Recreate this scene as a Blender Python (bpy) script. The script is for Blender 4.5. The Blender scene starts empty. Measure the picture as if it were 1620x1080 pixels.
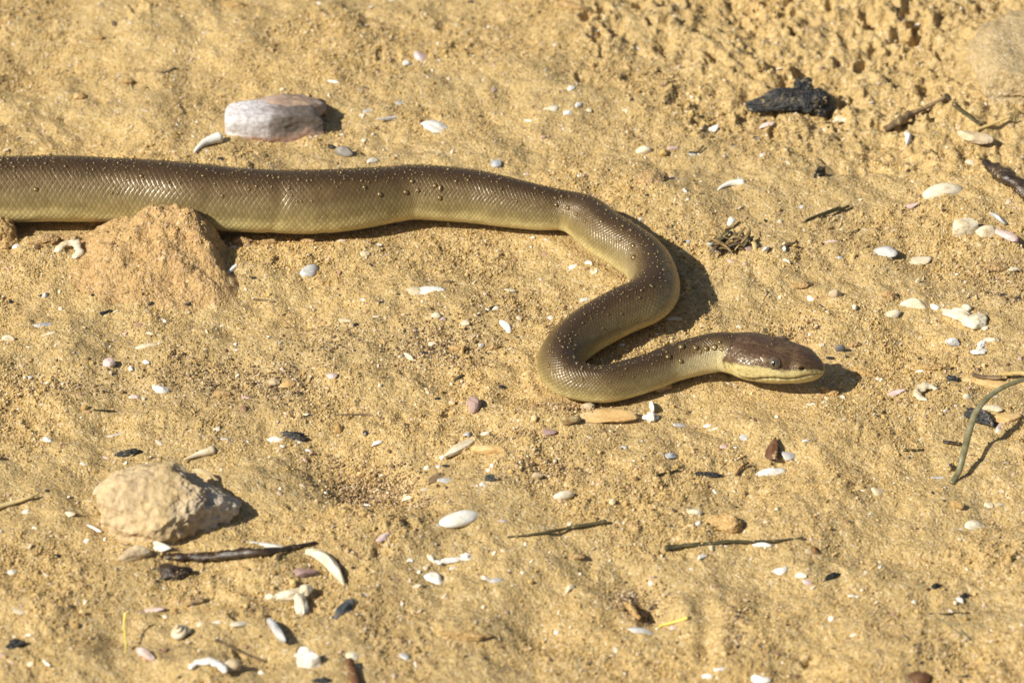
import bpy, bmesh, math, random
import numpy as np
from mathutils import Vector, Matrix, Euler

R = math.radians
# ---------------------------------------------------------------- camera, light, exposure
PITCH = R(35.0); DIST = 2.6; S = 0.000333          # metres per photo pixel at the aim point
FPX = DIST / S
scene = bpy.context.scene
COL = scene.collection
CP = np.array([0.0, -DIST*math.cos(PITCH), DIST*math.sin(PITCH)])
RIGHT = np.array([1.0, 0, 0]); UP = np.array([0, math.sin(PITCH), math.cos(PITCH)]); FWD = np.array([0, math.cos(PITCH), -math.sin(PITCH)])
cd = bpy.data.cameras.new("camera"); cam = bpy.data.objects.new("camera", cd); COL.objects.link(cam)
cam.location = CP; cam.rotation_euler = (math.pi/2 - PITCH, 0, 0)
cd.sensor_width = 36; cd.lens = 36*FPX/1620
cd.clip_start = 0.05; cd.clip_end = 200
cd.dof.use_dof = True; cd.dof.focus_distance = 2.60; cd.dof.aperture_fstop = 11
scene.camera = cam
scene.render.resolution_x = 1024; scene.render.resolution_y = 682
AZ = R(27); EL = R(40)
SUNV = Vector((-math.cos(AZ)*math.cos(EL), -math.sin(AZ)*math.cos(EL), math.sin(EL)))
w = bpy.data.worlds.new("World"); scene.world = w; w.use_nodes = True
nt = w.node_tree; nt.nodes.clear()
sky = nt.nodes.new('ShaderNodeTexSky'); sky.sky_type = 'NISHITA'; sky.sun_disc = False
sky.sun_elevation = EL; sky.sun_rotation = math.atan2(SUNV.x, SUNV.y); sky.dust_density = 1.5
bg = nt.nodes.new('ShaderNodeBackground'); bg.inputs['Strength'].default_value = 0.062
ow = nt.nodes.new('ShaderNodeOutputWorld')
nt.links.new(sky.outputs[0], bg.inputs[0]); nt.links.new(bg.outputs[0], ow.inputs[0])
sl = bpy.data.lights.new("sun", 'SUN'); sl.energy = 4.9; sl.angle = R(0.53); sl.color = (1.0, 0.95, 0.82)
so = bpy.data.objects.new("sun", sl); COL.objects.link(so); so.location = (-1, -1, 1.5)
so.rotation_euler = (-SUNV).to_track_quat('-Z', 'Y').to_euler()
scene.view_settings.view_transform = 'Standard'; scene.view_settings.look = 'None'
scene.view_settings.gamma = 1; scene.view_settings.use_curve_mapping = False
scene.view_settings.exposure = 0.40

rnd = random.Random(7)
# ---------------------------------------------------------------- noise
_g = np.random.RandomState(11)
_perm = np.concatenate([_g.permutation(256)]*3)
_ang = _g.rand(256)*2*np.pi
_g3 = _g.normal(size=(256, 3)); _g3 /= np.linalg.norm(_g3, axis=1)[:, None]

def perlin2(x, y, seed=0):
    x = np.asarray(x, float) + seed*17.31; y = np.asarray(y, float) + seed*9.73
    xi = np.floor(x).astype(np.int64); yi = np.floor(y).astype(np.int64)
    xf = x-xi; yf = y-yi; xi &= 255; yi &= 255
    u = xf*xf*xf*(xf*(xf*6-15)+10); v = yf*yf*yf*(yf*(yf*6-15)+10)
    def g(ix, iy, dx, dy):
        a = _ang[_perm[_perm[ix & 255]+(iy & 255)]]
        return np.cos(a)*dx+np.sin(a)*dy
    n00 = g(xi, yi, xf, yf); n10 = g(xi+1, yi, xf-1, yf); n01 = g(xi, yi+1, xf, yf-1); n11 = g(xi+1, yi+1, xf-1, yf-1)
    a = n00+u*(n10-n00); b = n01+u*(n11-n01)
    return (a+v*(b-a))*1.5

def fbm2(x, y, o, seed=0, gain=0.5):
    s = 0; a = 1; f = 1
    for i in range(o):
        s = s+a*perlin2(x*f, y*f, seed+i); a *= gain; f *= 2.03
    return s

def worley2(x, y, seed=0):
    x = np.asarray(x, float)+seed*13.7; y = np.asarray(y, float)+seed*7.9
    xi = np.floor(x).astype(np.int64); yi = np.floor(y).astype(np.int64)
    best = np.full(x.shape, 9.0); idb = np.zeros(x.shape)
    for dx in (-1, 0, 1):
        for dy in (-1, 0, 1):
            h = _perm[_perm[(xi+dx) & 255]+((yi+dy) & 255)]
            px = xi+dx+(_perm[h+1]/255.0); py = yi+dy+(_perm[h+77]/255.0)
            d = (px-x)**2+(py-y)**2
            m = d < best
            best = np.where(m, d, best); idb = np.where(m, _perm[h+33]/255.0, idb)
    return np.sqrt(best), idb

def perlin3(p, seed=0):
    p = p+np.array([seed*5.17, seed*3.31, seed*8.73]); i = np.floor(p).astype(np.int64); f = p-i
    u = f*f*f*(f*(f*6-15)+10); r = 0
    for dx in (0, 1):
        for dy in (0, 1):
            for dz in (0, 1):
                h = _perm[_perm[_perm[(i[:, 0]+dx) & 255]+((i[:, 1]+dy) & 255)]+((i[:, 2]+dz) & 255)]
                g = _g3[h]; d = f-np.array([dx, dy, dz]); n = (g*d).sum(1)
                wx = u[:, 0] if dx else 1-u[:, 0]; wy = u[:, 1] if dy else 1-u[:, 1]; wz = u[:, 2] if dz else 1-u[:, 2]
                r = r+n*wx*wy*wz
    return r*1.6

def fbm3(p, o, seed=0, gain=0.5):
    s = 0; a = 1; f = 1
    for i in range(o):
        s = s+a*perlin3(p*f, seed+i); a *= gain; f *= 2.07
    return s

def sstep(a, b, x):
    t = np.clip((x-a)/(b-a), 0, 1); return t*t*(3-2*t)

# ---------------------------------------------------------------- photo <-> place
def ray_to_z(px, py, z):
    d = FWD + RIGHT*((px-810)/FPX) + UP*((540-py)/FPX)
    t = (z-CP[2])/d[2]
    return CP+d*t

def project(x, y, z=0.0):
    rx = x-CP[0]; ry = y-CP[1]; rz = z-CP[2]
    dep = ry*FWD[1]+rz*FWD[2]
    return 810+FPX*rx/dep, 540-FPX*(ry*UP[1]+rz*UP[2])/dep

# ---------------------------------------------------------------- the snake's line (also presses the sand)
# px, py of the centre of the body, radius in px, height of the centre above the sand in px
SN = [(-1250, 430, 14, 12), (-1080, 395, 26, 24), (-900, 345, 38, 36), (-700, 312, 48, 46), (-450, 296, 56, 53), (-200, 295, 59, 55), (0, 299, 58, 54), (100, 299, 57.5, 54),
      (200, 303, 57, 54), (300, 312, 58, 55), (380, 317, 56, 53), (450, 320, 55, 52), (520, 319, 55, 52), (600, 311, 51, 48), (650, 305, 48.5, 46), (700, 307, 48, 45),
      (750, 312, 46, 43), (800, 320, 43.5, 41), (852, 329, 38.5, 38), (896, 334, 34.5, 36), (928, 345, 39, 37), (961, 371, 40.5, 38), (996, 392, 41, 39), (1022, 412, 39.5, 39), (1034, 436, 39, 39),
      (1034, 458, 40, 40), (1018, 477, 40, 40), (985, 491, 40, 40), (947, 511, 39.5, 38), (915, 532, 38, 37), (893, 554, 36, 36), (886, 577, 34, 34), (902, 598, 32, 32),
      (942, 607, 31, 30), (970, 605, 31.5, 30), (1026, 589, 31, 30), (1059, 576, 31, 31), (1100, 564, 32, 35), (1135, 557, 33, 40)]
HEADST = [(1160, 558.5, 33.5, 44), (1180, 561, 36.5, 47), (1200, 566, 36.5, 49), (1220, 570, 35, 50), (1240, 572.5, 33.5, 50.5), (1256, 574.5, 31.5, 50)]
def catmull(P, n):
    P = np.array(P); P = np.vstack([2*P[0]-P[1], P, 2*P[-1]-P[-2]]); out = []
    for i in range(1, len(P)-2):
        p0, p1, p2, p3 = P[i-1:i+3]
        for k in range(n):
            t = k/n
            out.append(0.5*((2*p1)+(-p0+p2)*t+(2*p0-5*p1+4*p2-p3)*t*t+(-p0+3*p1-3*p2+p3)*t**3))
    out.append(P[-2]); return np.array(out)
_P = []
for px, py, r, z in SN+HEADST:
    q = ray_to_z(px, py, z*S); _P.append([q[0], q[1], q[2], r*S, px])
# the snout carries straight on from the last two head stations
_P = np.array(_P)
_dir = _P[-1, :3]-_P[-4, :3]; _dir /= np.linalg.norm(_dir)
dense = catmull(_P, 24)
def resample(D, step):
    seg = np.linalg.norm(np.diff(D[:, :3], axis=0), axis=1); s = np.concatenate([[0], np.cumsum(seg)])
    n = int(s[-1]/step); t = np.linspace(0, s[-1], n)
    return np.stack([np.interp(t, s, D[:, k]) for k in range(D.shape[1])], 1)
line = resample(dense, 2.2*S)
k = np.exp(-np.linspace(-3, 3, 17)**2); k /= k.sum()
pad = np.vstack([line[:1].repeat(8, 0), line, line[-1:].repeat(8, 0)])
sm = np.stack([np.convolve(pad[:, c], k, 'valid') for c in range(5)], 1); sm[:8] = line[:8]; sm[-8:] = line[-8:]
line = sm
press = line[(line[:, 2]-line[:, 3]) < 3*S][::5]

# ---------------------------------------------------------------- terrain height
DIPS = [  # px, py, rx, ry (photo px), depth mm, +raise
    (585, 748, 78, 34, -14), (625, 780, 60, 14, -6.0), (1030, 948, 30, 24, -13), (800, 690, 40, 12, -3), (1070, 960, 20, 14, 4), (985, 972, 18, 10, -4), (1118, 1010, 14, 40, -4), (1000, 915, 30, 14, -3), (690, 720, 40, 20, -2.5),
    (1450, 1080, 60, 20, -2), (150, 640, 200, 14, 2.0), (350, 655, 220, 10, 2.0), (260, 955, 60, 16, -3), (140, 800, 35, 18, -4), (740, 1000, 60, 26, 4.5), (930, 880, 90, 20, -2.5),
    (1240, 525, 25, 14, -4), (1275, 528, 22, 12, -4), (1320, 470, 40, 12, 1.5), (430, 905, 60, 22, 5), (520, 930, 40, 20, -4), (130, 1060, 120, 30, 4), (400, 1050, 50, 20, -5),
    (1500, 620, 110, 24, 3.5), (1590, 640, 50, 16, 3), (1340, 622, 40, 12, -1), (1180, 690, 120, 20, 2), (50, 400, 70, 22, 3), (235, 440, 150, 36, 4), (450, 392, 130, 14, 3),
    (100, 362, 60, 12, -5), (900, 40, 90, 40, 6), (300, 60, 180, 60, 8), (500, 120, 120, 40, 3), (80, 110, 90, 40, -3), (115, 100, 16, 8, -3), (215, 132, 13, 8, -3.5), (160, 153, 9, 5, -3), (104, 171, 9, 5, -3),
    (576, 20, 11, 6, -4), (583, 42, 9, 6, -4), (702, 38, 9, 6, -3.5), (724, 78, 9, 5, -3), (628, 96, 6, 6, -3), (330, 120, 60, 20, -2), (1150, 180, 160, 18, -2), (1480, 210, 130, 24, 5), (1440, 165, 60, 10, -3),
    (1600, 110, 80, 90, 14), (1180, 240, 160, 18, 3), (1530, 390, 90, 20, 2.5), (1310, 300, 100, 26, 2), (1395, 330, 60, 14, 2), (1100, 320, 70, 16, 2.5), (1045, 262, 20, 6, -4), (1540, 250, 30, 20, -3),
    (90, 965, 60, 30, 3), (740, 850, 120, 24, 3), (560, 830, 70, 20, 3), (1330, 830, 150, 26, 3), (1500, 960, 160, 40, 3), (1230, 940, 50, 14, -2), (310, 770, 100, 18, 3), (340, 945, 40, 14, -3.5), (230, 1010, 60, 20, -3), (880, 740, 70, 20, -2.5), (840, 770, 26, 12, -3), (860, 690, 40, 9, -3)]
_pit = np.random.RandomState(5)
PITS = []
for i in range(300):
    px = _pit.uniform(820, 1620); py = _pit.uniform(-60, 250)
    m = sstep(880, 1150, px-(py-80)*0.5)*(1-sstep(150, 235, py-0.05*(px-1200)))
    if px > 1520 and py > 20: continue
    if _pit.rand() < m*0.95:
        s_ = _pit.uniform(0.6, 1.5); PITS.append((px, py, 9.5*s_*_pit.uniform(0.7, 1.4), 8*s_*_pit.uniform(0.7, 1.3), -_pit.uniform(1.2, 3.8)*s_))
for i in range(60):
    px = _pit.uniform(0, 1620); py = _pit.uniform(0, 1080); s_ = _pit.uniform(0.4, 1.2)
    PITS.append((px, py, 10*s_, 7*s_, -_pit.uniform(1.0, 2.6)*s_))

def height(x, y):
    x = np.asarray(x, float); y = np.asarray(y, float)
    px, py = project(x, y, 0.0)
    h = 0.0050*fbm2(x*6, y*6, 2, 1) + 0.0044*fbm2(x*20+2.1, y*20, 3, 4) + 0.0009*fbm2(x*95, y*95, 3, 9)
    rough = sstep(820, 1250, px-(py-60)*0.9)*(1-sstep(190, 300, py-0.08*(px-1000)))
    left = (1-sstep(500, 900, px))*(1-sstep(120, 240, py))
    wx = x+0.004*perlin2(x*90, y*90, 31); wy = y+0.004*perlin2(x*90+9, y*90, 32)
    d, idc = worley2(wx*78, wy*78, 2)
    h = h + rough*(0.0052*(0.55-d)*(0.4+idc)+0.0024*fbm2(x*60, y*60, 2, 16)+0.0016*fbm2(x*170, y*170, 3, 15))
    d2, id2 = worley2(wx*210, wy*210, 5)
    grit = sstep(-0.15, 0.5, fbm2(x*14, y*14, 2, 21))
    h = h + (0.0003+0.0009*grit+0.0005*rough)*(0.5-d2)*(1-0.4*left)
    d3, id3 = worley2(wx*120+3, wy*120, 8)
    h = h + 0.0042*np.clip(0.36-d3, 0, 1)*(id3 > 0.55)*(0.4+grit)*(1-0.6*left)
    for (cx, cy, rx, ry, mm) in DIPS:
        q = ((px-cx)/rx)**2+((py-cy)/ry)**2
        m = q < 9
        if m.any(): h = h + np.where(m, mm*0.001*np.exp(-q*0.8), 0)
    ox = 9*perlin2(x*110, y*110, 41)+5*perlin2(x*330, y*330, 43); oy = 8*perlin2(x*110, y*110, 42)+4*perlin2(x*330, y*330, 44)
    for (cx, cy, rx, ry, mm) in PITS:
        m = (np.abs(px-cx) < 3*rx+14) & (np.abs(py-cy) < 3*ry+14)
        if m.any():
            qx = (px[m]+ox[m]-cx)/rx; qy = (py[m]+oy[m]-cy)/ry
            q = qx*qx+qy*qy
            hm = h[m]; hm += mm*0.001*(np.exp(-q*q*0.9)-0.35*np.exp(-(q-2.2)**2)); h[m] = hm
    # pressed flat under the snake
    m = (px > -1400) & (px < 1260) & (py > 180) & (py < 760)
    if m.any():
        xs = x[m]; ys = y[m]; best = np.full(xs.shape, 9.0); zb = np.zeros(xs.shape)
        for q in press:
            dd = np.hypot(xs-q[0], ys-q[1])/q[3]
            better = dd < best; best = np.where(better, dd, best); zb = np.where(better, q[2]-q[3], zb)
        wgt = 1-sstep(0.55, 1.6, best)
        hm = h[m]; hm = hm*(1-wgt)+wgt*(np.minimum(zb, 0.0)+0.0002+0.0010*sstep(0.5, 1.1, best))+0.0018*np.exp(-((best-1.42)/0.24)**2)*np.clip(0.4+1.3*perlin2(xs*60, ys*60, 77), 0, 1.6); h[m] = hm
    # the ground under the chin
    q = ((px-1240)/110)**2+((py-625)/30)**2
    h = h*(1-np.exp(-q)*0.85)
    return h

def hz(x, y): return float(height(np.array([x]), np.array([y]))[0])
def P(px, py, zoff=0.0):
    z = 0.0
    for i in range(6):
        q = ray_to_z(px, py, z+zoff); z = 0.5*z+0.5*hz(q[0], q[1])
    return np.array([q[0], q[1], z])

# ---------------------------------------------------------------- material helpers
def new_mat(name):
    m = bpy.data.materials.new(name); m.use_nodes = True; n = m.node_tree.nodes; n.clear()
    o = n.new('ShaderNodeOutputMaterial'); b = n.new('ShaderNodeBsdfPrincipled'); m.node_tree.links.new(b.outputs[0], o.inputs[0])
    return m, n, m.node_tree.links, b
def nd(n, t, **kw):
    x = n.new(t)
    for k_, v in kw.items():
        if k_.startswith('i_'): x.inputs[k_[2:].replace('_', ' ')].default_value = v
        else: setattr(x, k_, v)
    return x
def ramp(n, stops, interp='LINEAR'):
    r = n.new('ShaderNodeValToRGB'); r.color_ramp.interpolation = interp
    while len(r.color_ramp.elements) > 1: r.color_ramp.elements.remove(r.color_ramp.elements[-1])
    r.color_ramp.elements[0].position = stops[0][0]; r.color_ramp.elements[0].color = (*stops[0][1], 1)
    for p_, c in stops[1:]:
        e = r.color_ramp.elements.new(p_); e.color = (*c, 1)
    return r
def mixc(n, l, f, a, b, mode='MIX'):
    x = n.new('ShaderNodeMix'); x.data_type = 'RGBA'; x.blend_type = mode
    if isinstance(f, (int, float)): x.inputs[0].default_value = f
    else: l.new(f, x.inputs[0])
    for v, i in ((a, 6), (b, 7)):
        if isinstance(v, tuple): x.inputs[i].default_value = (*v, 1)
        else: l.new(v, x.inputs[i])
    return x.outputs[2]
def objco(n, glob=False):
    if glob: return n.new('ShaderNodeNewGeometry').outputs['Position']
    return n.new('ShaderNodeTexCoord').outputs['Object']

GRAIN = [(0.0, (0.05, 0.04, 0.035)), (0.02, (0.23, 0.13, 0.06)), (0.12, (0.34, 0.225, 0.085)), (0.35, (0.48, 0.345, 0.14)), (0.62, (0.56, 0.42, 0.19)),
         (0.80, (0.62, 0.49, 0.25)), (0.88, (0.55, 0.37, 0.22)), (0.95, (0.68, 0.57, 0.36)), (0.99, (0.76, 0.70, 0.56))]
def sand_material(name, tint=(1, 1, 1), relief=1.0):
    m, n, l, b = new_mat(name)
    co = objco(n, True)
    v = nd(n, 'ShaderNodeTexVoronoi', i_Scale=820.0); l.new(co, v.inputs['Vector'])
    sep = n.new('ShaderNodeSeparateColor'); l.new(v.outputs['Color'], sep.inputs[0])
    g = ramp(n, GRAIN); l.new(sep.outputs[0], g.inputs[0])
    big = nd(n, 'ShaderNodeTexNoise', i_Scale=9.0, i_Detail=5.0, i_Roughness=0.6); l.new(co, big.inputs['Vector'])
    tone = ramp(n, [(0.3, (0.73, 0.67, 0.62)), (0.45, (0.95, 0.90, 0.84)), (0.58, (1.04, 0.965, 0.86)), (0.72, (1.12, 0.99, 0.84))]); l.new(big.outputs[0], tone.inputs[0])
    c = mixc(n, l, 1.0, g.outputs[0], tone.outputs[0], 'MULTIPLY')
    base = mixc(n, l, 0.45, c, (0.54, 0.395, 0.185))
    med = nd(n, 'ShaderNodeTexNoise', i_Scale=75.0, i_Detail=4.0, i_Roughness=0.65); l.new(co, med.inputs['Vector'])
    t2 = ramp(n, [(0.3, (0.82, 0.80, 0.76)), (0.55, (1, 1, 1))]); l.new(med.outputs[0], t2.inputs[0])
    c = mixc(n, l, 1.0, base, t2.outputs[0], 'MULTIPLY')
    c = mixc(n, l, 1.0, c, tint, 'MULTIPLY')
    l.new(c, b.inputs['Base Color']); b.inputs['Roughness'].default_value = 0.85; b.inputs['Specular IOR Level'].default_value = 0.25
    bp = nd(n, 'ShaderNodeBump', i_Strength=0.8*relief, i_Distance=0.0006); bp.invert = True; l.new(v.outputs['Distance'], bp.inputs['Height'])
    mm = nd(n, 'ShaderNodeMath', operation='MULTIPLY'); mm.inputs[1].default_value = 900.0   # distance in m -> 0..1
    v2 = nd(n, 'ShaderNodeTexNoise', i_Scale=330.0, i_Detail=5.0, i_Roughness=0.7); l.new(co, v2.inputs['Vector'])
    bp2 = nd(n, 'ShaderNodeBump', i_Strength=0.9*relief, i_Distance=0.0016); l.new(v2.outputs[0], bp2.inputs['Height']); l.new(bp.outputs[0], bp2.inputs['Normal'])
    l.new(bp2.outputs[0], b.inputs['Normal'])
    return m
def stone_material(name, stops, scale=60, rough=0.8, bump=0.0008, bscale=250, spec=0.3, pos=(0.3, 0.7), glob=True, detail=6.0, streak=None, dust=0.47):
    m, n, l, b = new_mat(name); co = objco(n, glob)
    if streak:
        mp = n.new('ShaderNodeMapping'); mp.inputs['Scale'].default_value = streak; co2 = objco(n, False); l.new(co2, mp.inputs[0]); co = mp.outputs[0]
    t = nd(n, 'ShaderNodeTexNoise', i_Scale=float(scale), i_Detail=detail, i_Roughness=0.6); l.new(co, t.inputs['Vector'])
    k_ = len(stops); st = [(pos[0]+(pos[1]-pos[0])*i/max(1, k_-1), c) for i, c in enumerate(stops)]
    r = ramp(n, st); l.new(t.outputs[0], r.inputs[0])
    f = nd(n, 'ShaderNodeTexNoise', i_Scale=float(bscale)*2.2, i_Detail=3.0); l.new(co, f.inputs['Vector'])
    fr = ramp(n, [(0.35, (0.78, 0.76, 0.74)), (0.6, (1, 1, 1))]); l.new(f.outputs[0], fr.inputs[0])
    c = mixc(n, l, 0.8, r.outputs[0], fr.outputs[0], 'MULTIPLY')
    if dust:
        pc = objco(n, True); dn = nd(n, 'ShaderNodeTexNoise', i_Scale=110.0, i_Detail=4.0, i_Roughness=0.8); l.new(pc, dn.inputs['Vector'])
        dv = nd(n, 'ShaderNodeTexVoronoi', i_Scale=1100.0); l.new(pc, dv.inputs['Vector'])
        da = nd(n, 'ShaderNodeMath', operation='MULTIPLY_ADD'); l.new(dv.outputs['Distance'], da.inputs[0]); da.inputs[1].default_value = -0.30; l.new(dn.outputs[0], da.inputs[2])
        dr = ramp(n, [(dust, (0, 0, 0)), (dust+0.06, (1, 1, 1))]); l.new(da.outputs[0], dr.inputs[0])
        c = mixc(n, l, dr.outputs[0], c, (0.50, 0.36, 0.17))
    l.new(c, b.inputs['Base Color']); b.inputs['Roughness'].default_value = rough; b.inputs['Specular IOR Level'].default_value = spec
    bt = nd(n, 'ShaderNodeTexNoise', i_Scale=float(bscale), i_Detail=6.0, i_Roughness=0.7); l.new(co, bt.inputs['Vector'])
    bp = nd(n, 'ShaderNodeBump', i_Strength=0.8, i_Distance=bump); l.new(bt.outputs[0], bp.inputs['Height']); l.new(bp.outputs[0], b.inputs['Normal'])
    return m

M = {}
M['sand'] = sand_material('coarse_beach_sand')
M['clod'] = sand_material('damp_orange_sand', (1.04, 0.95, 0.88), 1.2)
M['lump'] = sand_material('pinkish_sand_crust', (0.97, 0.89, 0.90), 1.2)
M['dull'] = sand_material('dull_sand_crust', (0.88, 0.92, 1.08), 0.8)
M['white'] = stone_material('white_shell', [(0.66, 0.61, 0.50), (0.80, 0.77, 0.70), (0.85, 0.83, 0.79)], 140, 0.42, 0.00015, 500, 0.45, dust=0.49)
M['cream'] = stone_material('cream_shell', [(0.60, 0.47, 0.29), (0.74, 0.65, 0.47), (0.80, 0.74, 0.60)], 130, 0.5, 0.0002, 450, 0.4)
M['grey'] = stone_material('grey_shell', [(0.36, 0.33, 0.28), (0.52, 0.51, 0.50), (0.64, 0.62, 0.58)], 160, 0.35, 0.00015, 500, 0.5)
M['pale'] = stone_material('sandy_worn_shell', [(0.56, 0.42, 0.22), (0.62, 0.52, 0.36), (0.66, 0.58, 0.46)], 190, 0.55, 0.0003, 450, 0.3)
M['pink'] = stone_material('pink_shell', [(0.50, 0.33, 0.26), (0.60, 0.45, 0.42), (0.72, 0.62, 0.60)], 150, 0.5, 0.0002, 450, 0.35)
M['blue'] = stone_material('blue_grey_shell', [(0.20, 0.21, 0.22), (0.40, 0.41, 0.43), (0.62, 0.62, 0.62)], 120, 0.35, 0.0002, 400, 0.5)
M['tan'] = stone_material('tan_limestone', [(0.40, 0.29, 0.17), (0.56, 0.44, 0.28), (0.64, 0.53, 0.38)], 90, 0.8, 0.0006, 300)
M['orange'] = stone_material('orange_pebble', [(0.56, 0.33, 0.12), (0.66, 0.44, 0.19), (0.70, 0.52, 0.28)], 90, 0.6, 0.0003, 300)
M['mauve'] = stone_material('mauve_stone', [(0.24, 0.15, 0.13), (0.36, 0.24, 0.21), (0.46, 0.33, 0.27)], 110, 0.6, 0.0005, 300)
M['slate'] = stone_material('dark_slate', [(0.04, 0.045, 0.05), (0.10, 0.105, 0.11), (0.20, 0.19, 0.18)], 120, 0.55, 0.0006, 350)
M['greystone'] = stone_material('grey_pebble', [(0.12, 0.11, 0.10), (0.22, 0.20, 0.18), (0.34, 0.32, 0.30)], 110, 0.6, 0.0006, 350)
M['char'] = stone_material('charcoal', [(0.008, 0.008, 0.009), (0.02, 0.02, 0.021), (0.06, 0.058, 0.055)], 160, 0.45, 0.0008, 420, 0.5)
M['charwood'] = stone_material('charred_wood', [(0.010, 0.010, 0.011), (0.025, 0.024, 0.022), (0.05, 0.045, 0.04), (0.30, 0.25, 0.15)], 60, 0.4, 0.0014, 120, 0.5, (0.3, 0.68), False, 6.0, (0.6, 4.0, 4.0))
M['bark'] = stone_material('wet_bark', [(0.018, 0.010, 0.006), (0.045, 0.027, 0.016), (0.08, 0.05, 0.03)], 60, 0.3, 0.0007, 160, 0.6, (0.3, 0.7), False, 5.0, (0.5, 3.0, 3.0))
M['twig'] = stone_material('weathered_twig', [(0.09, 0.055, 0.03), (0.18, 0.12, 0.065), (0.30, 0.21, 0.12)], 80, 0.7, 0.0005, 200, 0.3, (0.3, 0.7), False, 5.0, (0.5, 3.0, 3.0))
M['darktwig'] = stone_material('dark_olive_twig', [(0.03, 0.025, 0.012), (0.06, 0.05, 0.02), (0.11, 0.09, 0.04)], 80, 0.6, 0.0003, 200, 0.3)
M['straw'] = stone_material('dry_straw', [(0.42, 0.29, 0.10), (0.56, 0.41, 0.17), (0.64, 0.52, 0.28)], 100, 0.55, 0.0002, 300)
M['yellow'] = stone_material('yellow_grass', [(0.60, 0.47, 0.07), (0.70, 0.58, 0.12), (0.74, 0.64, 0.22)], 100, 0.5, 0.0001, 300)
M['blade'] = stone_material('olive_grass_blade', [(0.10, 0.09, 0.035), (0.19, 0.17, 0.085), (0.32, 0.29, 0.18)], 90, 0.4, 0.0002, 300, 0.5)
M['leaf'] = stone_material('dry_brown_leaf', [(0.14, 0.08, 0.03), (0.28, 0.18, 0.07), (0.46, 0.36, 0.18)], 140, 0.55, 0.0003, 350)
M['rust'] = stone_material('rust_leaf', [(0.07, 0.03, 0.014), (0.13, 0.058, 0.026), (0.20, 0.11, 0.055)], 140, 0.6, 0.0003, 350)

# two special stones
def big_stone_material():
    m, n, l, b = new_mat('banded_beach_stone'); co = objco(n)
    t = nd(n, 'ShaderNodeTexNoise', i_Scale=70.0, i_Detail=7.0, i_Roughness=0.62); l.new(co, t.inputs['Vector'])
    sp = n.new('ShaderNodeSeparateXYZ'); l.new(co, sp.inputs[0])
    a = nd(n, 'ShaderNodeMath', operation='MULTIPLY_ADD'); l.new(sp.outputs[0], a.inputs[0]); a.inputs[1].default_value = 18.0; a.inputs[2].default_value = 0.38
    c_ = nd(n, 'ShaderNodeMath', operation='MULTIPLY_ADD'); l.new(t.outputs[0], c_.inputs[0]); c_.inputs[1].default_value = 0.7; l.new(a.outputs[0], c_.inputs[2])
    r1 = ramp(n, [(0.40, (0.62, 0.59, 0.59)), (0.62, (0.52, 0.48, 0.48)), (0.72, (0.30, 0.255, 0.235)), (0.95, (0.14, 0.115, 0.095))]); l.new(c_.outputs[0], r1.inputs[0])
    zz = nd(n, 'ShaderNodeMath', operation='MULTIPLY_ADD'); l.new(sp.outputs[2], zz.inputs[0]); zz.inputs[1].default_value = -60.0; zz.inputs[2].default_value = -0.05
    z2 = nd(n, 'ShaderNodeMath', operation='ADD'); l.new(zz.outputs[0], z2.inputs[0]); l.new(t.outputs[0], z2.inputs[1])
    r2 = ramp(n, [(0.45, (0, 0, 0)), (0.62, (1, 1, 1))]); l.new(z2.outputs[0], r2.inputs[0])
    c = mixc(n, l, r2.outputs[0], r1.outputs[0], (0.46, 0.30, 0.23))
    yy = nd(n, 'ShaderNodeMath', operation='MULTIPLY_ADD'); l.new(sp.outputs[1], yy.inputs[0]); yy.inputs[1].default_value = 60.0; yy.inputs[2].default_value = -0.45
    y2 = nd(n, 'ShaderNodeMath', operation='ADD'); l.new(yy.outputs[0], y2.inputs[0]); l.new(t.outputs[0], y2.inputs[1])
    r3 = ramp(n, [(0.5, (0, 0, 0)), (0.6, (1, 1, 1))]); l.new(y2.outputs[0], r3.inputs[0])
    c = mixc(n, l, r3.outputs[0], c, (0.26, 0.17, 0.12))
    f = nd(n, 'ShaderNodeTexNoise', i_Scale=420.0, i_Detail=3.0); l.new(co, f.inputs['Vector'])
    fr = ramp(n, [(0.35, (0.62, 0.58, 0.55)), (0.55, (1, 1, 1))]); l.new(f.outputs[0], fr.inputs[0])
    c = mixc(n, l, 0.8, c, fr.outputs[0], 'MULTIPLY')
    l.new(c, b.inputs['Base Color']); b.inputs['Roughness'].default_value = 0.6
    bt = nd(n, 'ShaderNodeTexNoise', i_Scale=300.0, i_Detail=6.0); l.new(co, bt.inputs['Vector'])
    bp = nd(n, 'ShaderNodeBump', i_Strength=0.7, i_Distance=0.0008); l.new(bt.outputs[0], bp.inputs['Height']); l.new(bp.outputs[0], b.inputs['Normal'])
    return m
M['bigstone'] = big_stone_material()
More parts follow.
